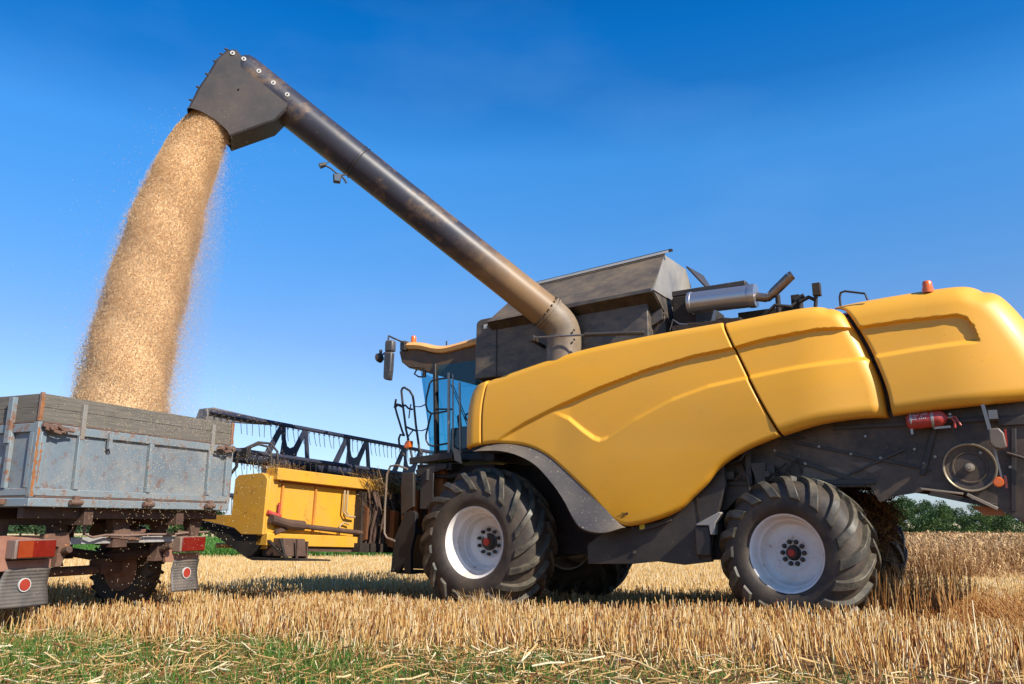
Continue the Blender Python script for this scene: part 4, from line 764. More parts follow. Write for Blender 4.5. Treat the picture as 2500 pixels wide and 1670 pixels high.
mb = MB(); mb.box(0,W_,0,LN,1.24,1.318); mb.build('bed', bluegrey, T, bevel=.008)
for x, y in ((.0, .0), (W_-.04, .0), (.0, LN-.04), (W_-.04, LN-.04)):
    mb = MB(); mb.box(x-.003, x+.043, y-.003, y+.043, 1.32, 1.985); mb.build('corner_post', bluegrey, T, bevel=.004)
    mb = MB(); mb.box(x+.004, x+.036, y+.004, y+.036, 1.99, 2.25) ; mb.build('board_corner', rustpost, T, bevel=.004)
def streak(pts_x, z0, z1, y, m, seed):
    r_ = random.Random(seed); L_s = [(pts_x[0]+r_.uniform(-.004, .004), z0+(z1-z0)*k/26) for k in range(27)]; R_s = [(pts_x[1]+r_.uniform(-.011, .012), z0+(z1-z0)*k/26) for k in range(26, -1, -1)]
    MB().prism(L_s+R_s, y, y+.002).build('rust_streak', m, T)
orust = M('orange_rust', (.30, .105, .02), .85, var=.4, scale=14, dust=(.16, .10, .07), damt=.6, dscale=12)
streak((.0, .024), 1.33, 1.93, -.0052, orust, 1); streak((.006, .030), 2.0, 2.245, -.001+.004, orust, 2); streak((W_-.030, W_-.008), 2.0, 2.245, .003, orust, 3); streak((.045, .056), 1.45, 1.80, -.0062, orust, 4)
streak((W_-.02, W_-.010), 1.36, 1.6, -.0052, orust, 5)
mb = MB()
for a in (.425, 2.11): bx1(mb, a, a+.045, -.017, .018, 1.86, 2.19)
mb.build('board_strap', M('strap_paint', (.20,.20,.18), .6, var=.2, dust=(.25,.15,.09), damt=.5), bd1, bevel=.003, each=True)
mb = MB(); bx2(mb, .33, .39, -.017, .03, 1.80, 2.22); mb.build('board_strap', bluegrey, bd2, bevel=.003, each=True)
mb = MB(); bx1(mb, .735, .775, .001, .03, 1.80, 1.945); bx1(mb, .74, .79, .001, .02, 1.80, 1.82); mb.build('hook', bluegrey, tg, each=True)
# corner latches
for x0, s in ((.02, 1), (W_-.02, -1)):
    mb = MB()
    mb.bar((x0,-.03,1.955),(x0+s*.26,-.035,1.935),.03,.035); mb.bar((x0+s*.02,-.05,1.925),(x0+s*.17,-.055,1.895),.022,.03); mb.cyl((x0+s*.06,-.02,1.93),(x0+s*.06,-.09,1.93),.022,n=12); mb.cyl((x0+s*.15,-.02,1.95),(x0+s*.15,-.07,1.95),.016,n=12); mb.tube([(x0+s*.17,-.05,1.90),(x0+s*.24,-.06,1.925),(x0+s*.30,-.05,1.92)],.012); mb.build('latch', rust, T, bevel=.002)
for a in (.44, 1.28, 2.14):
    mb = MB(); mb.cyl((a-.055,-.035,1.285),(a+.07,-.035,1.285),.026,n=12); mb.box(a-.02,a+.035,-.05,-.012,1.26,1.345); mb.build('hinge', rust, T, bevel=.003, each=True)
for a in (.33,):
    mb = MB(); mb.cyl((-.035,a-.05,1.285),(-.035,a+.07,1.285),.026,n=12); mb.build('hinge', rust, T, each=True)
# underframe
mb = MB(); mb.box(.62,.72,.05,LN-.1,1.08,1.238); mb.box(1.76,1.86,.05,LN-.1,1.08,1.238)
for y in (.12, .9, 1.7, 2.5, 3.4, 4.3): mb.box(.05,2.43,y,y+.07,1.14,1.237)
mb.build('chassis', brown, T, bevel=.006, each=True)
mb = MB()
for x in (.55, 1.80):
    for y in (.35, 1.75): mb.prism([(x,1.08),(x+.16,1.08),(x+.13,.98),(x+.13,.78),(x+.16,.70),(x,.70),(x+.03,.78),(x+.03,.98)], y, y+.12)
    mb.tube([(x+.08,.2,.86),(x+.08,.6,.76),(x+.08,1.15,.70),(x+.08,1.7,.76),(x+.08,2.1,.86)],.035); mb.tube([(x+.08,.4,.80),(x+.08,1.15,.74),(x+.08,1.9,.80)],.04)
mb.prism([(1.12,1.14),(1.36,1.14),(1.32,1.0),(1.33,.86),(1.15,.86),(1.16,1.0)], .25, .35)
mb.prism([(.02,1.14),(.22,1.14),(.20,.8),(.04,.8)], .5, .6); mb.prism([(2.1,1.14),(2.3,1.14),(2.26,1.0),(2.26,.86),(2.14,.86),(2.14,1.0)], .2, .3)
mb.build('spring_hanger', brown, T, bevel=.006, each=True)
mb = MB(); mb.tube([(.25,1.15,.60),(2.25,1.15,.60)],.05,16); mb.box(.5,.75,1.05,1.25,.55,.72); mb.box(1.75,2.0,1.05,1.25,.55,.72); mb.build('rear_axle', rust, T, bevel=.004)
mb = MB(); mb.tube([(.25,3.9,.60),(2.25,3.9,.60)],.05,16); mb.build('front_axle', rust, T)
mb = MB(); mb.lathe([(.42,.0),(.50,.0),(.50,.06),(.42,.06)], (1.24,3.9,.98), 'z', 40, close=True); mb.box(.9,1.6,3.6,4.2,.72,.98); mb.build('turntable', brown, T)
mb = MB(); mb.lathe([(.001,-.5),(.10,-.5),(.13,-.47),(.13,-.04),(.10,0),(.001,0)], ax='x', n=24); ot = mb.build('air_tank', brown, T); ot.location = (1.95, .85, 1.0)
# light bar with the tail lamps
mb = MB(); mb.box(.70,2.08,.29,.34,.90,.965); mb.build('light_bar', M('galvanised_bar', (.30,.30,.29), .5, var=.15, dust=(.3,.22,.15), damt=.5), T, bevel=.004)
mb = MB(); mb.prism([(1.10,.96),(1.24,1.05),(1.40,1.03),(1.55,1.04),(1.54,1.0),(1.35,.97),(1.5,.945),(1.48,.92),(1.25,.94)], .24, .32); mb.prism([(2.02,1.02),(2.24,1.0),(2.24,.90),(2.02,.92)],.26,.34); mb.prism([(.42,1.0),(.66,1.02),(.70,.90),(.62,.70),(.56,.70),(.58,.88),(.42,.9)],.28,.36); mb.build('bar_bracket', rust, T, bevel=.006, each=True)
mb = MB(); mb.tube([(.78,.25,1.14),(.77,.22,1.06),(.79,.22,.995),(.88,.22,.965),(1.05,.24,.985),(1.3,.24,.975),(1.6,.24,.985),(1.9,.24,.98),(2.2,.24,1.0),(2.44,.24,1.0)], .011); mb.tube([(.72,.3,1.14),(.72,.3,1.05),(.68,.3,1.0)],.009); mb.build('cable', M('worn_cable', (.20,.13,.10), .6), T)
lampm = M('red_brown_metal', (.27,.115,.075), .6, var=.25, scale=6, dust=(.33,.22,.15), damt=.5)
for x0, x1, fx0, fx1, hs in ((.07, .46, .09, .53, .005), (1.98, 2.34, 2.02, 2.40, 0)):
    mb = MB(); mb.prism([(x0-.10,.985),(x0-.02,.99),(x1-.06,.96),(x1-.06,.94),(x0+.02,.94),(x0+.02,.775),(fx1,.775),(fx1,.685),(x0-.07,.685)], .30, .34); mb.box(x0-.08,fx1,.34,.80,.96,.985); lb = mb.build('mudguard', lampm, T, bevel=.004)
    mb = MB(); mb.box(x0+.0,x1,.18,.298,.79,.955); hb = mb.build('tail_lamp', M('lamp_base', (.18,.12,.10), .6, dust=DUST, damt=.4) if 'lamp_base' not in MATS else MATS['lamp_base'], T, bevel=.01)
    mb = MB(); mb.box(x0+.02,x1-.005,.165,.179,.80,.948); mb.build('lamp_lens', redlens, hb, bevel=.005)
    if x0 < 1: MB().box(x0+.02,x0+.16,.1625,.1648,.803,.945).build('indicator_lens', M('dusty_orange_lens', (.26,.03,.006), .25, coat=.5, dust=(.3,.09,.03), damt=.3, dscale=12), hb)
    ff = MB()
    k = 22; vs = []
    flare = .10 if x0 < 1 else .02
    for j in range(k+1):
        z = .70-.33*j/k
        for i in range(9): x = fx0-flare*j/k+(fx1-fx0+flare*j/k)*i/8; vs.append((x, .30-.004*((j) % 2)+.02*sin(j*.2)+.006*sin(i), z))
    ff.add(vs, [(j*9+i, j*9+i+1, (j+1)*9+i+1, (j+1)*9+i) for j in range(k) for i in range(8)]); fo_ = ff.build('mud_flap', flapm, T, fix=False, angle=20)
    so = fo_.modifiers.new('s', 'SOLIDIFY'); so.thickness = .012
    cx = (fx0+fx1)/2-(.03 if x0 < 1 else 0)
    MB().lathe([(.001,-.012),(.048,-.012),(.052,-.006),(.052,.01)], (cx,.285,.56), 'y', 28).build('reflector', redlens2, fo_)
    MB().lathe([(.052,-.008),(.060,-.008),(.060,.01)], (cx,.285,.56), 'y', 28).build('reflector_ring', white, fo_)
# trailer wheels
rustwheel = M('rusty_wheel_disc', (.34, .16, .09), .75, var=.3, scale=8, dust=(.36, .24, .15), damt=.5, dscale=6)
def twheel(x, y, rz):
    prof = [(.25,-.09),(.30,-.115),(.37,-.12),(.425,-.10),(.455,-.05),(.46,0)]; full = prof+[(r, -a) for r, a in prof[::-1][1:]]
    m1 = MB(); m1.lathe([(.255,-.085),(.245,-.10),(.235,-.08),(.22,-.05),(.19,-.045),(.16,-.065),(.10,-.07),(.09,-.13),(.001,-.135)], n=40); m1.lathe([(.255,.085),(.245,.10),(.235,.08),(.21,.02),(.08,.0),(.001,.0)], n=40)
    wo = m1.build('wheel', rustwheel, T, fix=False, angle=28); wo.location = (x, y, .60); wo.rotation_euler = (0, 0, rz)
    t_ = MB(); pp = resamp(full, 24); t_.lathe([tuple(p) for p in pp], n=64)
    for s in (-1, 1):
        for q in range(26):
            a = 2*pi*(q+.5*(s > 0))/26; p0 = Vector((.452*cos(a), s*.10, .452*sin(a))); a2 = a+.10; p1 = Vector((.465*cos(a2), s*.012, .465*sin(a2))); t_.bar(p0, p1, .03, .03, (cos(a), 0, sin(a)))
    t_.build('tyre', MATS['tyre_rubber'], wo, fix=False, angle=40); return wo
for x, y in ((.30, 1.15), (2.18, 1.15), (.30, 3.9), (2.18, 3.9)): twheel(x, y, R(-90) if x > 1 else R(90))
# ---------------------------------------------------------------- falling grain
ST = np.array([(-3.45,8.45,5.9,.17),(-3.52,8.45,5.75,.24),(-3.565,8.455,5.633,.30),(-3.635,8.47,5.45,.335),(-3.691,8.482,5.29,.335),(-3.815,8.474,4.875,.355),(-3.907,8.473,4.427,.39),(-4.015,8.51,3.905,.41),(-4.097,8.534,3.484,.43),(-4.203,8.565,2.808,.445),(-4.236,8.583,2.367,.47),(-4.247,8.587,2.0,.49)])
def stream_at(z): return np.stack([np.interp(-z, -ST[:, 2], ST[:, k]) for k in (0, 1, 3)], -1)
# image-side direction of the stream's width is world x; depth is y
def grains(n, z, rad, ang, size, streak):
    c = stream_at(z); X = c[:, 0]+rad*c[:, 2]*np.cos(ang); Y = c[:, 1]+rad*c[:, 2]*np.sin(ang)*(.8-.3*ss(5.0, 5.5, z))
    P = np.stack([X, Y, z], -1); d = rng.normal(size=(n, 3))*.55+np.array([-.15, 0, -1]); d /= np.linalg.norm(d, axis=1)[:, None]
    a = np.cross(d, rng.normal(size=(n, 3))); a /= np.linalg.norm(a, axis=1)[:, None]; b = np.cross(d, a)
    l = (size*streak*rng.uniform(.7, 1.3, n))[:, None]; s = (size*rng.uniform(.8, 1.2, n))[:, None]*.5
    V = np.stack([P+d*l, P-d*l, P+a*s, P-a*s, P+b*s, P-b*s], 1).reshape(-1, 3)
    i = np.arange(n)[:, None, None]*6; F = (i+np.array([[0,2,4],[0,4,3],[0,3,5],[0,5,2],[1,4,2],[1,3,4],[1,5,3],[1,2,5]])[None]).reshape(-1, 3)
    return V, F, np.repeat(rng.random(n), 6)
def merge(parts):
    o = 0; Vs, Fs, As = [], [], []
    for V, F, A in parts: Vs.append(V); Fs.append(F+o); As.append(A); o += len(V)
    return np.concatenate(Vs), np.concatenate(Fs), np.concatenate(As)
grainm = attr_mat('wheat_grain', [(0, (.46,.24,.09)), (.2, (.76,.48,.21)), (.5, (.94,.68,.36)), (.8, (.98,.80,.50)), (1, (1.0,.93,.74))], .6, .45)
gp = []
n = 260000; z = rng.uniform(2.0, 5.75, n); rr_ = np.sqrt(rng.uniform(.76, 1.02, n)); an = rng.uniform(0, 2*pi, n)
edge = 1+.045*np.sin(z*9+an*3)+.04*rng.normal(size=n)*ss(5.6, 3.5, z)
gp.append(grains(n, z, rr_*edge, an, .0052, 1.15))
n = 30000; z = rng.uniform(2.0, 5.6, n); an = rng.uniform(0, 2*pi, n)
gp.append(grains(n, z, 1.0+np.abs(rng.normal(0, .11, n))*ss(5.8, 4.0, z), an, .006, 1.1))
# lumpy fringe on the left of the stream, wide pale spray on the right
n = 6500; z = rng.uniform(2.0, 4.4, n); c = 1.0+.30*rng.random(n)**1.2*ss(4.6, 2.4, z)*(np.sin(z*7)*.3+.8); gp.append(grains(n, z, c, pi+rng.normal(0, .25, n), .0065, 1.1))
n = 15000; z = 2.0+3.5*rng.random(n)**.8; c = 1.0+np.abs(rng.normal(0, .33, n))*ss(5.7, 4.6, z); gp.append(grains(n, z, c, rng.normal(0, .35, n), .0042, 1.0))
n = 3000; z = rng.uniform(1.4, 5.7, n); c = 1.0+np.abs(rng.normal(0, 1.0, n)); gp.append(grains(n, z, c, rng.uniform(0, 2*pi, n), .0042, .9))
V, F, A = merge(gp)
keep = (V[:, 2] < 7)
gs = raw('falling_grain', V, F, grainm, A); tag(gs, 'thick column of golden wheat grain pouring from the dark spout into the trailer', 'grain', kind='stuff')
# the dense core behind the outer grains
core = MB(); zz = np.linspace(5.80, 1.95, 90); cs = stream_at(zz); vs = []
for k, (zc, cc) in enumerate(zip(zz, cs)):
    for j in range(64):
        a = 2*pi*j/64; r = cc[2]*.895*(1+.010*sin(9*zc+3*a)); vs.append((cc[0]+r*cos(a), cc[1]+r*(.8-.3*float(ss(5.0, 5.5, zc)))*sin(a), zc))
core.add(vs, [(i*64+j, i*64+(j+1) % 64, (i+1)*64+(j+1) % 64, (i+1)*64+j) for i in range(89) for j in range(64)]+[tuple(range(64))])
gm = M('grain_mass', (.90,.62,.31), .8, var=.22, scale=150, dust=(.88,.66,.38), damt=.6, dscale=170, bump=.2, bscale=150)
tag(core.build('grain_core', gm, None, fix=True, angle=60), 'dense middle of the golden grain column falling into the trailer', 'grain', kind='stuff')
dm = bpy.data.materials.new('chaff_dust'); dm.use_nodes = True; dn = dm.node_tree; dn.nodes.remove(dn.nodes['Principled BSDF']); pv = dn.nodes.new('ShaderNodeVolumePrincipled')
pv.inputs['Color'].default_value = (.95, .90, .86, 1); pv.inputs['Density'].default_value = .26; pv.inputs['Anisotropy'].default_value = .2; dn.links.new(pv.outputs[0], dn.nodes['Material Output'].inputs['Volume'])
dc = MB(); vs = []; zz = np.linspace(5.35, 1.6, 16); cs = stream_at(zz)
for k, (zc, cc) in enumerate(zip(zz, cs)):
    for j in range(32):
        a = 2*pi*j/32; r = cc[2]*(1.0+.55*min(1, k/5))+.02; vs.append((cc[0]+.10*min(1, k/5)+r*cos(a), cc[1]+r*.8*sin(a), zc))
dc.add(vs, [(i*32+j, i*32+(j+1) % 32, (i+1)*32+(j+1) % 32, (i+1)*32+j) for i in range(15) for j in range(32)]+[tuple(range(32)), tuple(range(15*32, 16*32))])
tag(dc.build('dust_haze', dm, None, fix=True, angle=90), 'thin pale dust hanging around the falling grain column', 'dust', kind='stuff')
# fine kernels drifting in front of the tailgate and underframe
n = 13000; t = rng.random(n); P = np.stack([rng.uniform(-4.9, -2.2, n), rng.uniform(6.9, 9.2, n), .2+2.2*rng.random(n)], -1)
wgt = np.exp(-((P[:, 0]+3.45)/.65)**2); P = P[rng.random(n) < .07+.93*wgt]
out_ = (P[:, 0]+4.21)*.9236-(P[:, 1]-7.066)*.3833; P = P[(out_ > .03) & (rng.random(len(P)) < .25+.75*ss(.9, 1.5, P[:, 2]))]; n = len(P)
d = rng.normal(size=(n, 3)); d /= np.linalg.norm(d, axis=1)[:, None]; a = np.cross(d, rng.normal(size=(n, 3))); a /= np.linalg.norm(a, axis=1)[:, None]; b = np.cross(d, a)
V = np.stack([P+d*.0055, P-d*.0055, P+a*.0024, P-a*.0024, P+b*.0024, P-b*.0024], 1).reshape(-1, 3); i = np.arange(n)[:, None, None]*6
F = (i+np.array([[0,2,4],[0,4,3],[0,3,5],[0,5,2],[1,4,2],[1,3,4],[1,5,3],[1,2,5]])[None]).reshape(-1, 3)
tag(raw('drifting_kernels', V, F, grainm, np.repeat(rng.uniform(.4, 1, n), 6)), 'loose pale kernels drifting through the air in front of the trailer tailgate', 'grain', kind='stuff')
# ---------------------------------------------------------------- stubble and straw
def blades(name, mat, X, Y, H_, r, lean, n_sides=3, base=0., attr=None, label=None, cat=None, tipr=.8, leandir=None):
    n = len(X); Z = gh(X, Y)+base; B = np.stack([X, Y, Z-.01], -1)
    ld = rng.normal(size=(n, 2))*np.asarray(lean)[..., None] if np.ndim(lean) else rng.normal(size=(n, 2))*lean
    if leandir is not None: ld = ld+np.asarray(leandir)
    Tp = B+np.stack([ld[:, 0]*H_, ld[:, 1]*H_, H_], -1); ph = rng.uniform(0, 2*pi, n); rr_ = r*rng.uniform(.7, 1.3, n)
    vs = []
    for P, f in ((B, 1.0), (Tp, tipr)):
        for k in range(n_sides):
            a = ph+2*pi*k/n_sides; vs.append(P+np.stack([np.cos(a)*rr_*f, np.sin(a)*rr_*f, np.zeros(n)], -1))
    if n_sides == 2: F0 = np.array([[0,1,3,2]])
    else: F0 = np.array([[0,1,4,3],[1,2,5,4],[2,0,3,5]])
    V = np.stack(vs, 1).reshape(-1, 3); F = (np.arange(n)[:, None, None]*(2*n_sides)+F0[None]).reshape(-1, 4)
    A = np.repeat(rng.random(n) if attr is None else attr, 2*n_sides)
    o = raw(name, V, F, mat, A); tag(o, label, cat, kind='stuff'); return o
def scatter(dens, y0, y1, xm, xa=.68, side=1.6):
    A_ = (2*side)*(y1-y0)+xa*(y1**2-y0**2); n = int(A_*dens); Y = np.sqrt(rng.uniform(y0**2, y1**2, n)); X = rng.uniform(-1, 1, n)*(xa*Y+side); return X, Y
def rows(X, Y, sp=.13, amt=.75):
    """pull points on to drill rows running with the combine"""
    u, v = to_local(X, Y); vr = np.round(v/sp)*sp+rng.normal(0, .018, len(X)); v2 = np.where(rng.random(len(X)) < amt, vr, v); return to_world(u, v2)
def vnoise(X, Y, s, seed=0):
    r_ = np.random.default_rng(seed); out = 0
    for k in range(5):
        a = r_.uniform(0, 2*pi); f = s*r_.uniform(.5, 2.2); out = out+np.sin((X*cos(a)+Y*sin(a))*f+r_.uniform(0, 6)+1.3*np.sin((Y*cos(a)-X*sin(a))*f*.7))
    return out/5
def free(X, Y):
    u, v = to_local(X, Y); m = np.ones(len(X), bool)
    for (uc, vc, hu, v0, v1) in ((0, 0, .62, -.02, .72), (3.73, 0, .5, -.05, .65), (0, 0, .62, 2.25, 3.0), (3.75, 0, .5, 2.3, 3.0)): m &= ~((abs(u-uc) < hu) & (v > v0) & (v < v1))
    return m
stubm = attr_mat('stubble_straw', [(0, (.28,.085,.03)), (.20, (.52,.25,.075)), (.5, (.74,.46,.15)), (.8, (.86,.63,.29)), (1, (.94,.80,.54))], .5, .25)
def gcov(X, Y):
    """where the sward in front is green and trodden (1) rather than upright stubble (0)"""
    lim = 5.80-np.where(X < 0, .32, .62)*np.clip(X, -4.5, 4)+.35*vnoise(X, Y, 2.2, 3)
    return ss(.75, -.55, Y-lim)
X, Y = scatter(560, 3.9, 8.2, 0); X, Y = rows(X, Y); g = gcov(X, Y); k = (rng.random(len(X)) > g*.86) & free(X, Y) & (rng.random(len(X)) < .55+.45*ss(-.5, .2, vnoise(X, Y, 7, 21))); X, Y, g = X[k], Y[k], g[k]
lim_ = 5.80-np.where(X < 0, .32, .62)*np.clip(X, -4.5, 4); front = ss(2.2, .2, Y-lim_)
Hh = (.135+.065*front+.03*vnoise(X, Y, 2.5, 5)+rng.normal(0, .035, len(X)))*(1-.6*g)
ld_ = np.stack([vnoise(X, Y, 5, 31), vnoise(X, Y, 5, 32)], -1)*.30
blades('near_stubble', stubm, X, Y, np.clip(Hh, .03, .32), .0046, .13+.25*g, leandir=ld_, label='upright golden wheat stubble closest in front of the wheels', cat='stubble')
X, Y = scatter(520, 8.2, 12.5, 0); X, Y = rows(X, Y); k = free(X, Y); X, Y = X[k], Y[k]; Hh = .13+.02*vnoise(X, Y, 2, 6)+rng.normal(0, .03, len(X))
blades('middle_stubble', stubm, X, Y, np.clip(Hh, .04, .3), .0045, .17, label='short golden wheat stubble under and behind the combine', cat='stubble')
X, Y = scatter(190, 12.5, 26.0, 0); Hh = .12+rng.normal(0, .03, len(X))
blades('far_stubble', stubm, X, Y, np.clip(Hh, .04, .3), .0065, .18, attr=.45+.55*rng.random(len(X)), label='pale stubble field stretching from the machines to the green crop', cat='stubble')
# short broken bits between the stalks
litm = attr_mat('straw_litter', [(0, (.20,.085,.03)), (.35, (.48,.27,.09)), (.75, (.70,.48,.20)), (1, (.88,.76,.50))], .6, .2)
redm = attr_mat('reddish_straw', [(0, (.36,.12,.035)), (.4, (.66,.32,.09)), (.8, (.82,.50,.18)), (1, (.92,.70,.36))], .6, .35)
def litter(name, X, Y, lmin, lmax, r, zmax, label, tilt=.18):
    n = len(X); az = rng.uniform(0, 2*pi, n); el = rng.normal(0, tilt, n); l = rng.uniform(lmin, lmax, n)
    d = np.stack([np.cos(az)*np.cos(el), np.sin(az)*np.cos(el), np.sin(el)], -1); c = np.stack([X, Y, gh(X, Y)+zmax*rng.random(n)+.01], -1)
    a = np.cross(d, [0, 0, 1.]); a /= np.linalg.norm(a, axis=1)[:, None]; b = np.cross(a, d); bend = b*(rng.normal(0, .05, n)*l)[:, None]; L2 = (l/2)[:, None]; r_ = (r*rng.uniform(.6, 1.3, n))[:, None]
    vs = []
    for P in (c-d*L2, c+bend, c+d*L2): vs += [P+b*r_, P-b*r_*.5+a*r_*.87, P-b*r_*.5-a*r_*.87]
    V = np.stack(vs, 1).reshape(-1, 3); F0 = np.array([[m*3+q, m*3+(q+1) % 3, m*3+3+(q+1) % 3, m*3+3+q] for m in (0, 1) for q in range(3)])
    F = (np.arange(n)[:, None, None]*9+F0[None]).reshape(-1, 4); o = raw(name, V, F, litm, np.repeat(rng.random(n), 9)); tag(o, label, 'straw', kind='stuff')
X, Y = scatter(190, 3.9, 9.5, 0); g = gcov(X, Y); k = (rng.random(len(X)) < .05+.80*g) & free(X, Y)
litter('loose_straw', X[k], Y[k], .04, .22, .0034, .06, 'loose cut straw lying flat over the foreground', .2)
X, Y = scatter(16, 3.9, 6.9, 0); k = (rng.random(len(X)) < gcov(X, Y)); X, Y = X[k], Y[k]; litter('pale_straw', X, Y, .06, .20, .006, .10, 'broad bleached straw pieces on the green sward', .3)
X, Y = scatter(12, 3.9, 9.0, 0); k = rng.random(len(X)) < .15+.85*gcov(X, Y); X, Y = X[k], Y[k]; litter('long_straw', X, Y, .12, .30, .0028, .12, 'longer bleached straws lying across the stubble tops', .35)
# swath of straw behind the rear wheels
n = 26000; U_ = rng.uniform(3.9, 11, n); V_ = rng.normal(1.5, .75, n); X, Y = to_world(U_, V_); k = free(X, Y) & (V_ > .25); X, Y, V_ = X[k], Y[k], V_[k]
n = len(X); az = rng.normal(-.55, .7, n)
blades('straw_swath', redm, X, Y, rng.uniform(.08, .36, n)*(.5+.6*np.exp(-((V_-1.4)/.8)**2)), .0030, .55, leandir=(-.5, .25), label='tangled row of reddish straw dropped behind the rear wheels', cat='straw')
n = 900; U_ = rng.uniform(4.15, 5.2, n); V_ = rng.uniform(.3, 2.3, n); X, Y = to_world(U_, V_)
blades('tall_stalks', redm, X, Y, rng.uniform(.25, .62, n), .0030, .14, label='tall uncut stalks standing between the rear wheels', cat='straw')
X = np.array([2.62, 2.70, 2.66, 2.9, 1.4, -1.9, 2.75]); Y = np.array([4.75, 4.9, 5.2, 5.0, 5.2, 5.8, 4.8]); blades('bent_stalks', litm, X, Y, np.array([.42,.35,.25,.3,.22,.3,.2]), .004, .3, label='few taller stray stalks in the foreground stubble', cat='straw')
# straw tuft against the front wheel
n = 300; U_ = rng.uniform(.35, .75, n); V_ = rng.uniform(-.55, -.1, n); X, Y = to_world(U_, V_); blades('straw_tuft', litm, X, Y, rng.uniform(.12, .34, n), .0026, .5, leandir=(-.5, 0), label='tuft of bleached straw leaning on the front tyre', cat='straw')
# green undergrowth in front
grassm = attr_mat('green_undergrowth', [(0, (.030,.085,.010)), (.5, (.070,.18,.020)), (.85, (.15,.25,.04)), (1, (.38,.34,.12))], .5, .35)
X, Y = scatter(2100, 3.9, 7.6, 0); g = gcov(X, Y); nz = vnoise(X, Y, 3.2, 8); left = ss(3.0, -3.0, X); k = rng.random(len(X)) < g*(.30+.70*ss(-.40, .20, nz))*(.60+.40*left); X, Y, left = X[k], Y[k], left[k]
blades('green_undergrowth', grassm, X, Y, np.clip(rng.gamma(4, .016, len(X)), .02, .17)*(.8+.4*left), .0042, .5, n_sides=2, tipr=.15, label='green grass and weeds growing through the straw in front', cat='grass')
X, Y = scatter(40, 5.5, 9.0, 0); k = (rng.random(len(X)) < ss(.1, .6, vnoise(X, Y, 2.2, 12))) & free(X, Y); blades('stubble_weeds', grassm, X[k], Y[k], rng.uniform(.08, .2, k.sum()), .004, .35, n_sides=2, tipr=.15, attr=rng.random(k.sum())*.6, label='sparse green shoots among the stubble', cat='grass')
# standing wheat at the right
wheatm = attr_mat('standing_wheat', [(0, (.22,.10,.04)), (.3, (.42,.23,.09)), (.7, (.62,.40,.18)), (1, (.78,.56,.30))], .7, .2)
def wheat(n, y0, y1, r, lab, nm):
    Y = rng.uniform(y0, y1, n); X = rng.uniform(0, 1, n)*(Y*.75-Y*.38)+Y*.38; u, v = to_local(X, Y); k = X > 6.0; X, Y = X[k], Y[k]; n = len(X)
    Hh = .58+.07*vnoise(X, Y, 1.2, 4)+.04*vnoise(X, Y, 4, 9)+rng.normal(0, .06, n); ld = rng.normal(0, .20, (n, 2))+np.stack([vnoise(X, Y, 1.5, 14), vnoise(X, Y, 1.5, 15)], -1)*.35; ragged = .8*vnoise(X, Y, 1.1, 16); Hh = Hh*ss(-.6, .9, Y-15.9+ragged)+.04; Z = gh(X, Y); B = np.stack([X, Y, Z], -1)
    P1 = B+np.stack([ld[:, 0]*Hh, ld[:, 1]*Hh, Hh], -1); az = rng.uniform(0, 2*pi, n); P2 = P1+np.stack([np.cos(az)*.05, np.sin(az)*.05, rng.uniform(-.03, .06, n)], -1); ph = rng.uniform(0, 2*pi, n); vs = []
    for P, f in ((B, 1), (P1, .9), (P1*.45+P2*.55, 2.6), (P2, .8)):
        for s in (-1, 1): vs.append(P+np.stack([np.cos(ph)*r*f*s, np.sin(ph)*r*f*s, np.zeros(n)], -1))
    V = np.stack(vs, 1).reshape(-1, 3); F = (np.arange(n)[:, None, None]*8+np.array([[0,1,3,2],[2,3,5,4],[4,5,7,6]])[None]).reshape(-1, 4)
    tag(raw(nm, V, F, wheatm, np.repeat(rng.random(n), 8)), lab, 'wheat', kind='stuff')
wheat(26000, 15.5, 20.5, .0045, 'near edge of the uncut reddish wheat behind the harvester', 'wheat_edge')
wheat(26000, 20.5, 42, .010, 'tops of the uncut wheat field reaching back to the wood', 'wheat_field')
# green crop strip beyond the stubble
cropm = attr_mat('green_crop_leaves', [(0, (.03,.10,.012)), (.5, (.07,.19,.025)), (1, (.14,.28,.05))], .5, .3)
n = 70000; Y = 25.8+27*rng.random(n)**1.5; X = rng.uniform(-1, .35, n)*(.72*Y+3); blades('green_crop', cropm, X, Y, rng.uniform(.18, .42, n), .02, .5, n_sides=2, tipr=.25, label='low green crop strip beyond the stubble', cat='crop')
Y0, Y1 = 25.6, 53.5
def strip():
    xs = np.linspace(-45, 14, 60); ys = np.linspace(Y0, Y1, 20); Xg, Yg = np.meshgrid(xs, ys); Z = gh(Xg, Yg)+.03; V = np.stack([Xg, Yg, Z], -1).reshape(-1, 3); i, j = np.meshgrid(range(19), range(59), indexing='ij'); F = np.stack([i*60+j, i*60+j+1, (i+1)*60+j+1, (i+1)*60+j], -1).reshape(-1, 4)
    o = raw('crop_field', V, F, M('green_crop_floor', (.05,.12,.02), .9, var=.4, scale=4)); o['kind'] = 'structure'
strip()
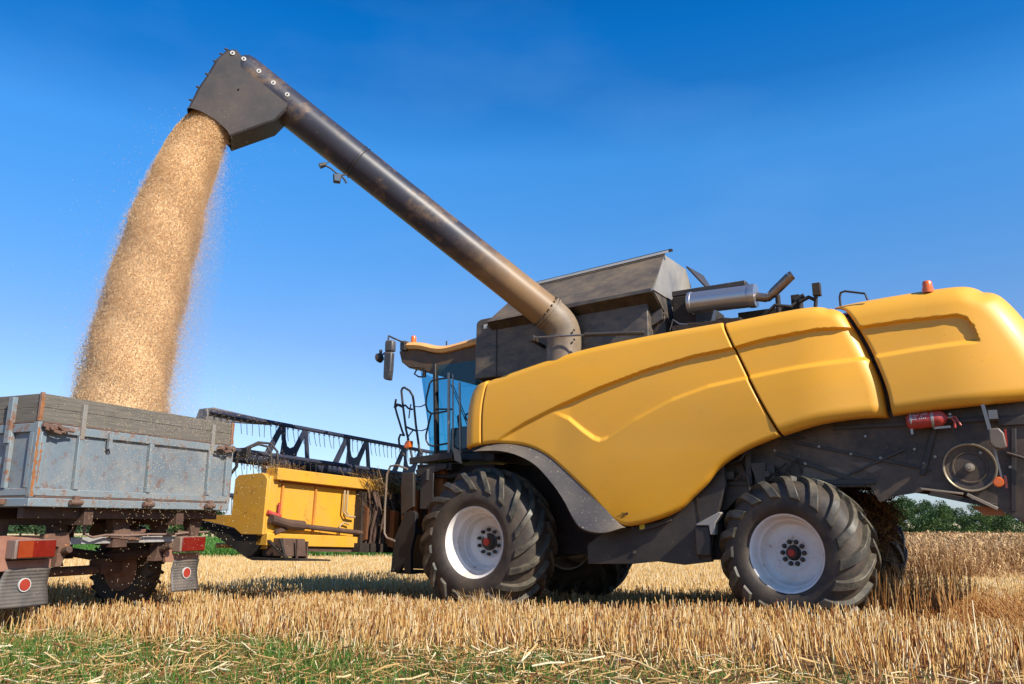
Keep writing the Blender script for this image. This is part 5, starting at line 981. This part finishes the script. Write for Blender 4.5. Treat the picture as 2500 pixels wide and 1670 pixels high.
# ---------------------------------------------------------------- trees
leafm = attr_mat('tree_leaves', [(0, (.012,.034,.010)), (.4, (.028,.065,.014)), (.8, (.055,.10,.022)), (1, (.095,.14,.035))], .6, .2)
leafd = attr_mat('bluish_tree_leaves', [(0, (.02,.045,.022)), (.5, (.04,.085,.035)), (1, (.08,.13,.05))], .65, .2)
bark = M('bark', (.07,.05,.035), .9, var=.3, scale=10)
def crown_geo(clumps, n, leaf):
    """leaf quads spread through many clumps; clumps = (x,y,z,r)"""
    c = np.array(clumps); w_ = c[:, 3]**2; idx = rng.choice(len(c), n, p=w_/w_.sum()); d = rng.normal(size=(n, 3)); d /= np.linalg.norm(d, axis=1)[:, None]
    P = c[idx, :3]+d*(c[idx, 3]*rng.random(n)**.4)[:, None]*np.array([1, 1, .85]); a = rng.normal(size=(n, 3)); a /= np.linalg.norm(a, axis=1)[:, None]; b = np.cross(a, rng.normal(size=(n, 3))); b /= np.linalg.norm(b, axis=1)[:, None]
    s = (leaf*rng.uniform(.6, 1.4, n))[:, None]; V = np.stack([P-a*s, P-b*s*.6, P+a*s, P+b*s*.6], 1).reshape(-1, 3); F = np.arange(4*n).reshape(-1, 4)
    cl = rng.random(len(c)); A = np.repeat(np.clip(.6*cl[idx]+.5*rng.random(n)-.05, 0, 1), 4); return V, F, A
def tree(x, y, h, wd, mat, label, group=None, nl=1500, leaf=.12, name='broadleaf_tree'):
    z = float(gh(x, y)); e_ = empty(name, (x, y, z), 0, label, 'tree', group)
    cl = []
    for k in range(16):
        t = rng.uniform(.22, .95); rr2 = wd*.5*(1-(abs(t-.5)*1.5)**2*.7)*rng.uniform(.2, .85); a = rng.uniform(0, 2*pi); cl.append((rr2*cos(a), rr2*sin(a), h*t, wd*rng.uniform(.13, .24)))
    cl.append((0, 0, h*.55, wd*.3)); V, F, A = crown_geo(cl, nl, leaf); raw('crown', V, F, mat, A, e_)
    mb = MB(); mb.tube([(0,0,-.1),(wd*.02,0,h*.3),(0,wd*.02,h*.7)],[wd*.045,wd*.035,wd*.012],8)
    for k in range(5): a = k*1.3; mb.tube([(0,0,h*(.25+.07*k)),(cos(a)*wd*.25,sin(a)*wd*.25,h*(.5+.07*k))],[wd*.02,wd*.006],6)
    mb.build('trunk', bark, e_)
LT = [(83,150,3.4,4.6,'small round tree beyond the pale field, farthest left under the trailer'), (120,165,3.2,6.0,'low spreading tree beyond the pale field, just left of the trailer hanger'),
      (234,130,4.6,5.2,'taller round tree beyond the pale field, seen between the trailer hangers'), (262,150,3.6,4.5,'dark tree close beside the taller round tree under the trailer'),
      (370,150,3.2,4.2,'small pointed tree seen above the trailer light bar'), (395,160,3.0,5.0,'flat topped tree beside the small pointed tree above the light bar'),
      (447,95,4.0,4.2,'green round tree just right of the trailer underframe'), (478,90,3.4,4.5,'broad green tree in the gap between trailer and header'), (505,84,2.9,4.0,'lower bushy tree beside the header nose'), (532,84,2.6,4.4,'lowest bushy tree behind the tip of the yellow header')]
for px, d, h, wd, lb in LT:
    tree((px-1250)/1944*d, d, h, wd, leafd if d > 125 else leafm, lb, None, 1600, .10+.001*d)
# wood at the right
cl = []
for k in range(1300):
    az = rng.uniform(.34, .80); d = rng.uniform(96, 125); x = az*d; z0 = float(gh(x, d)); top = (6.9+.8*math.sin(az*55)+.45*math.sin(az*120+1)+.4*math.sin(az*301)+rng.normal(0, .25))*(.75+.25*(d-96)/29); t = rng.random()**.8; cl.append((x, d, z0+top*t, rng.uniform(.40, 1.0)))
V, F, A = crown_geo(cl, 240000, .11); tag(raw('wood', V, F, leafm, A), 'dense green wood behind the uncut wheat field', 'wood', kind='stuff')
# low hedgerow on the horizon at the left
cl = []
for k in range(260):
    az = rng.uniform(-.75, .1); d = rng.uniform(330, 350); cl.append((az*d, d, float(gh(az*d, d))+rng.uniform(0, 2.4), rng.uniform(1.5, 3.5)))
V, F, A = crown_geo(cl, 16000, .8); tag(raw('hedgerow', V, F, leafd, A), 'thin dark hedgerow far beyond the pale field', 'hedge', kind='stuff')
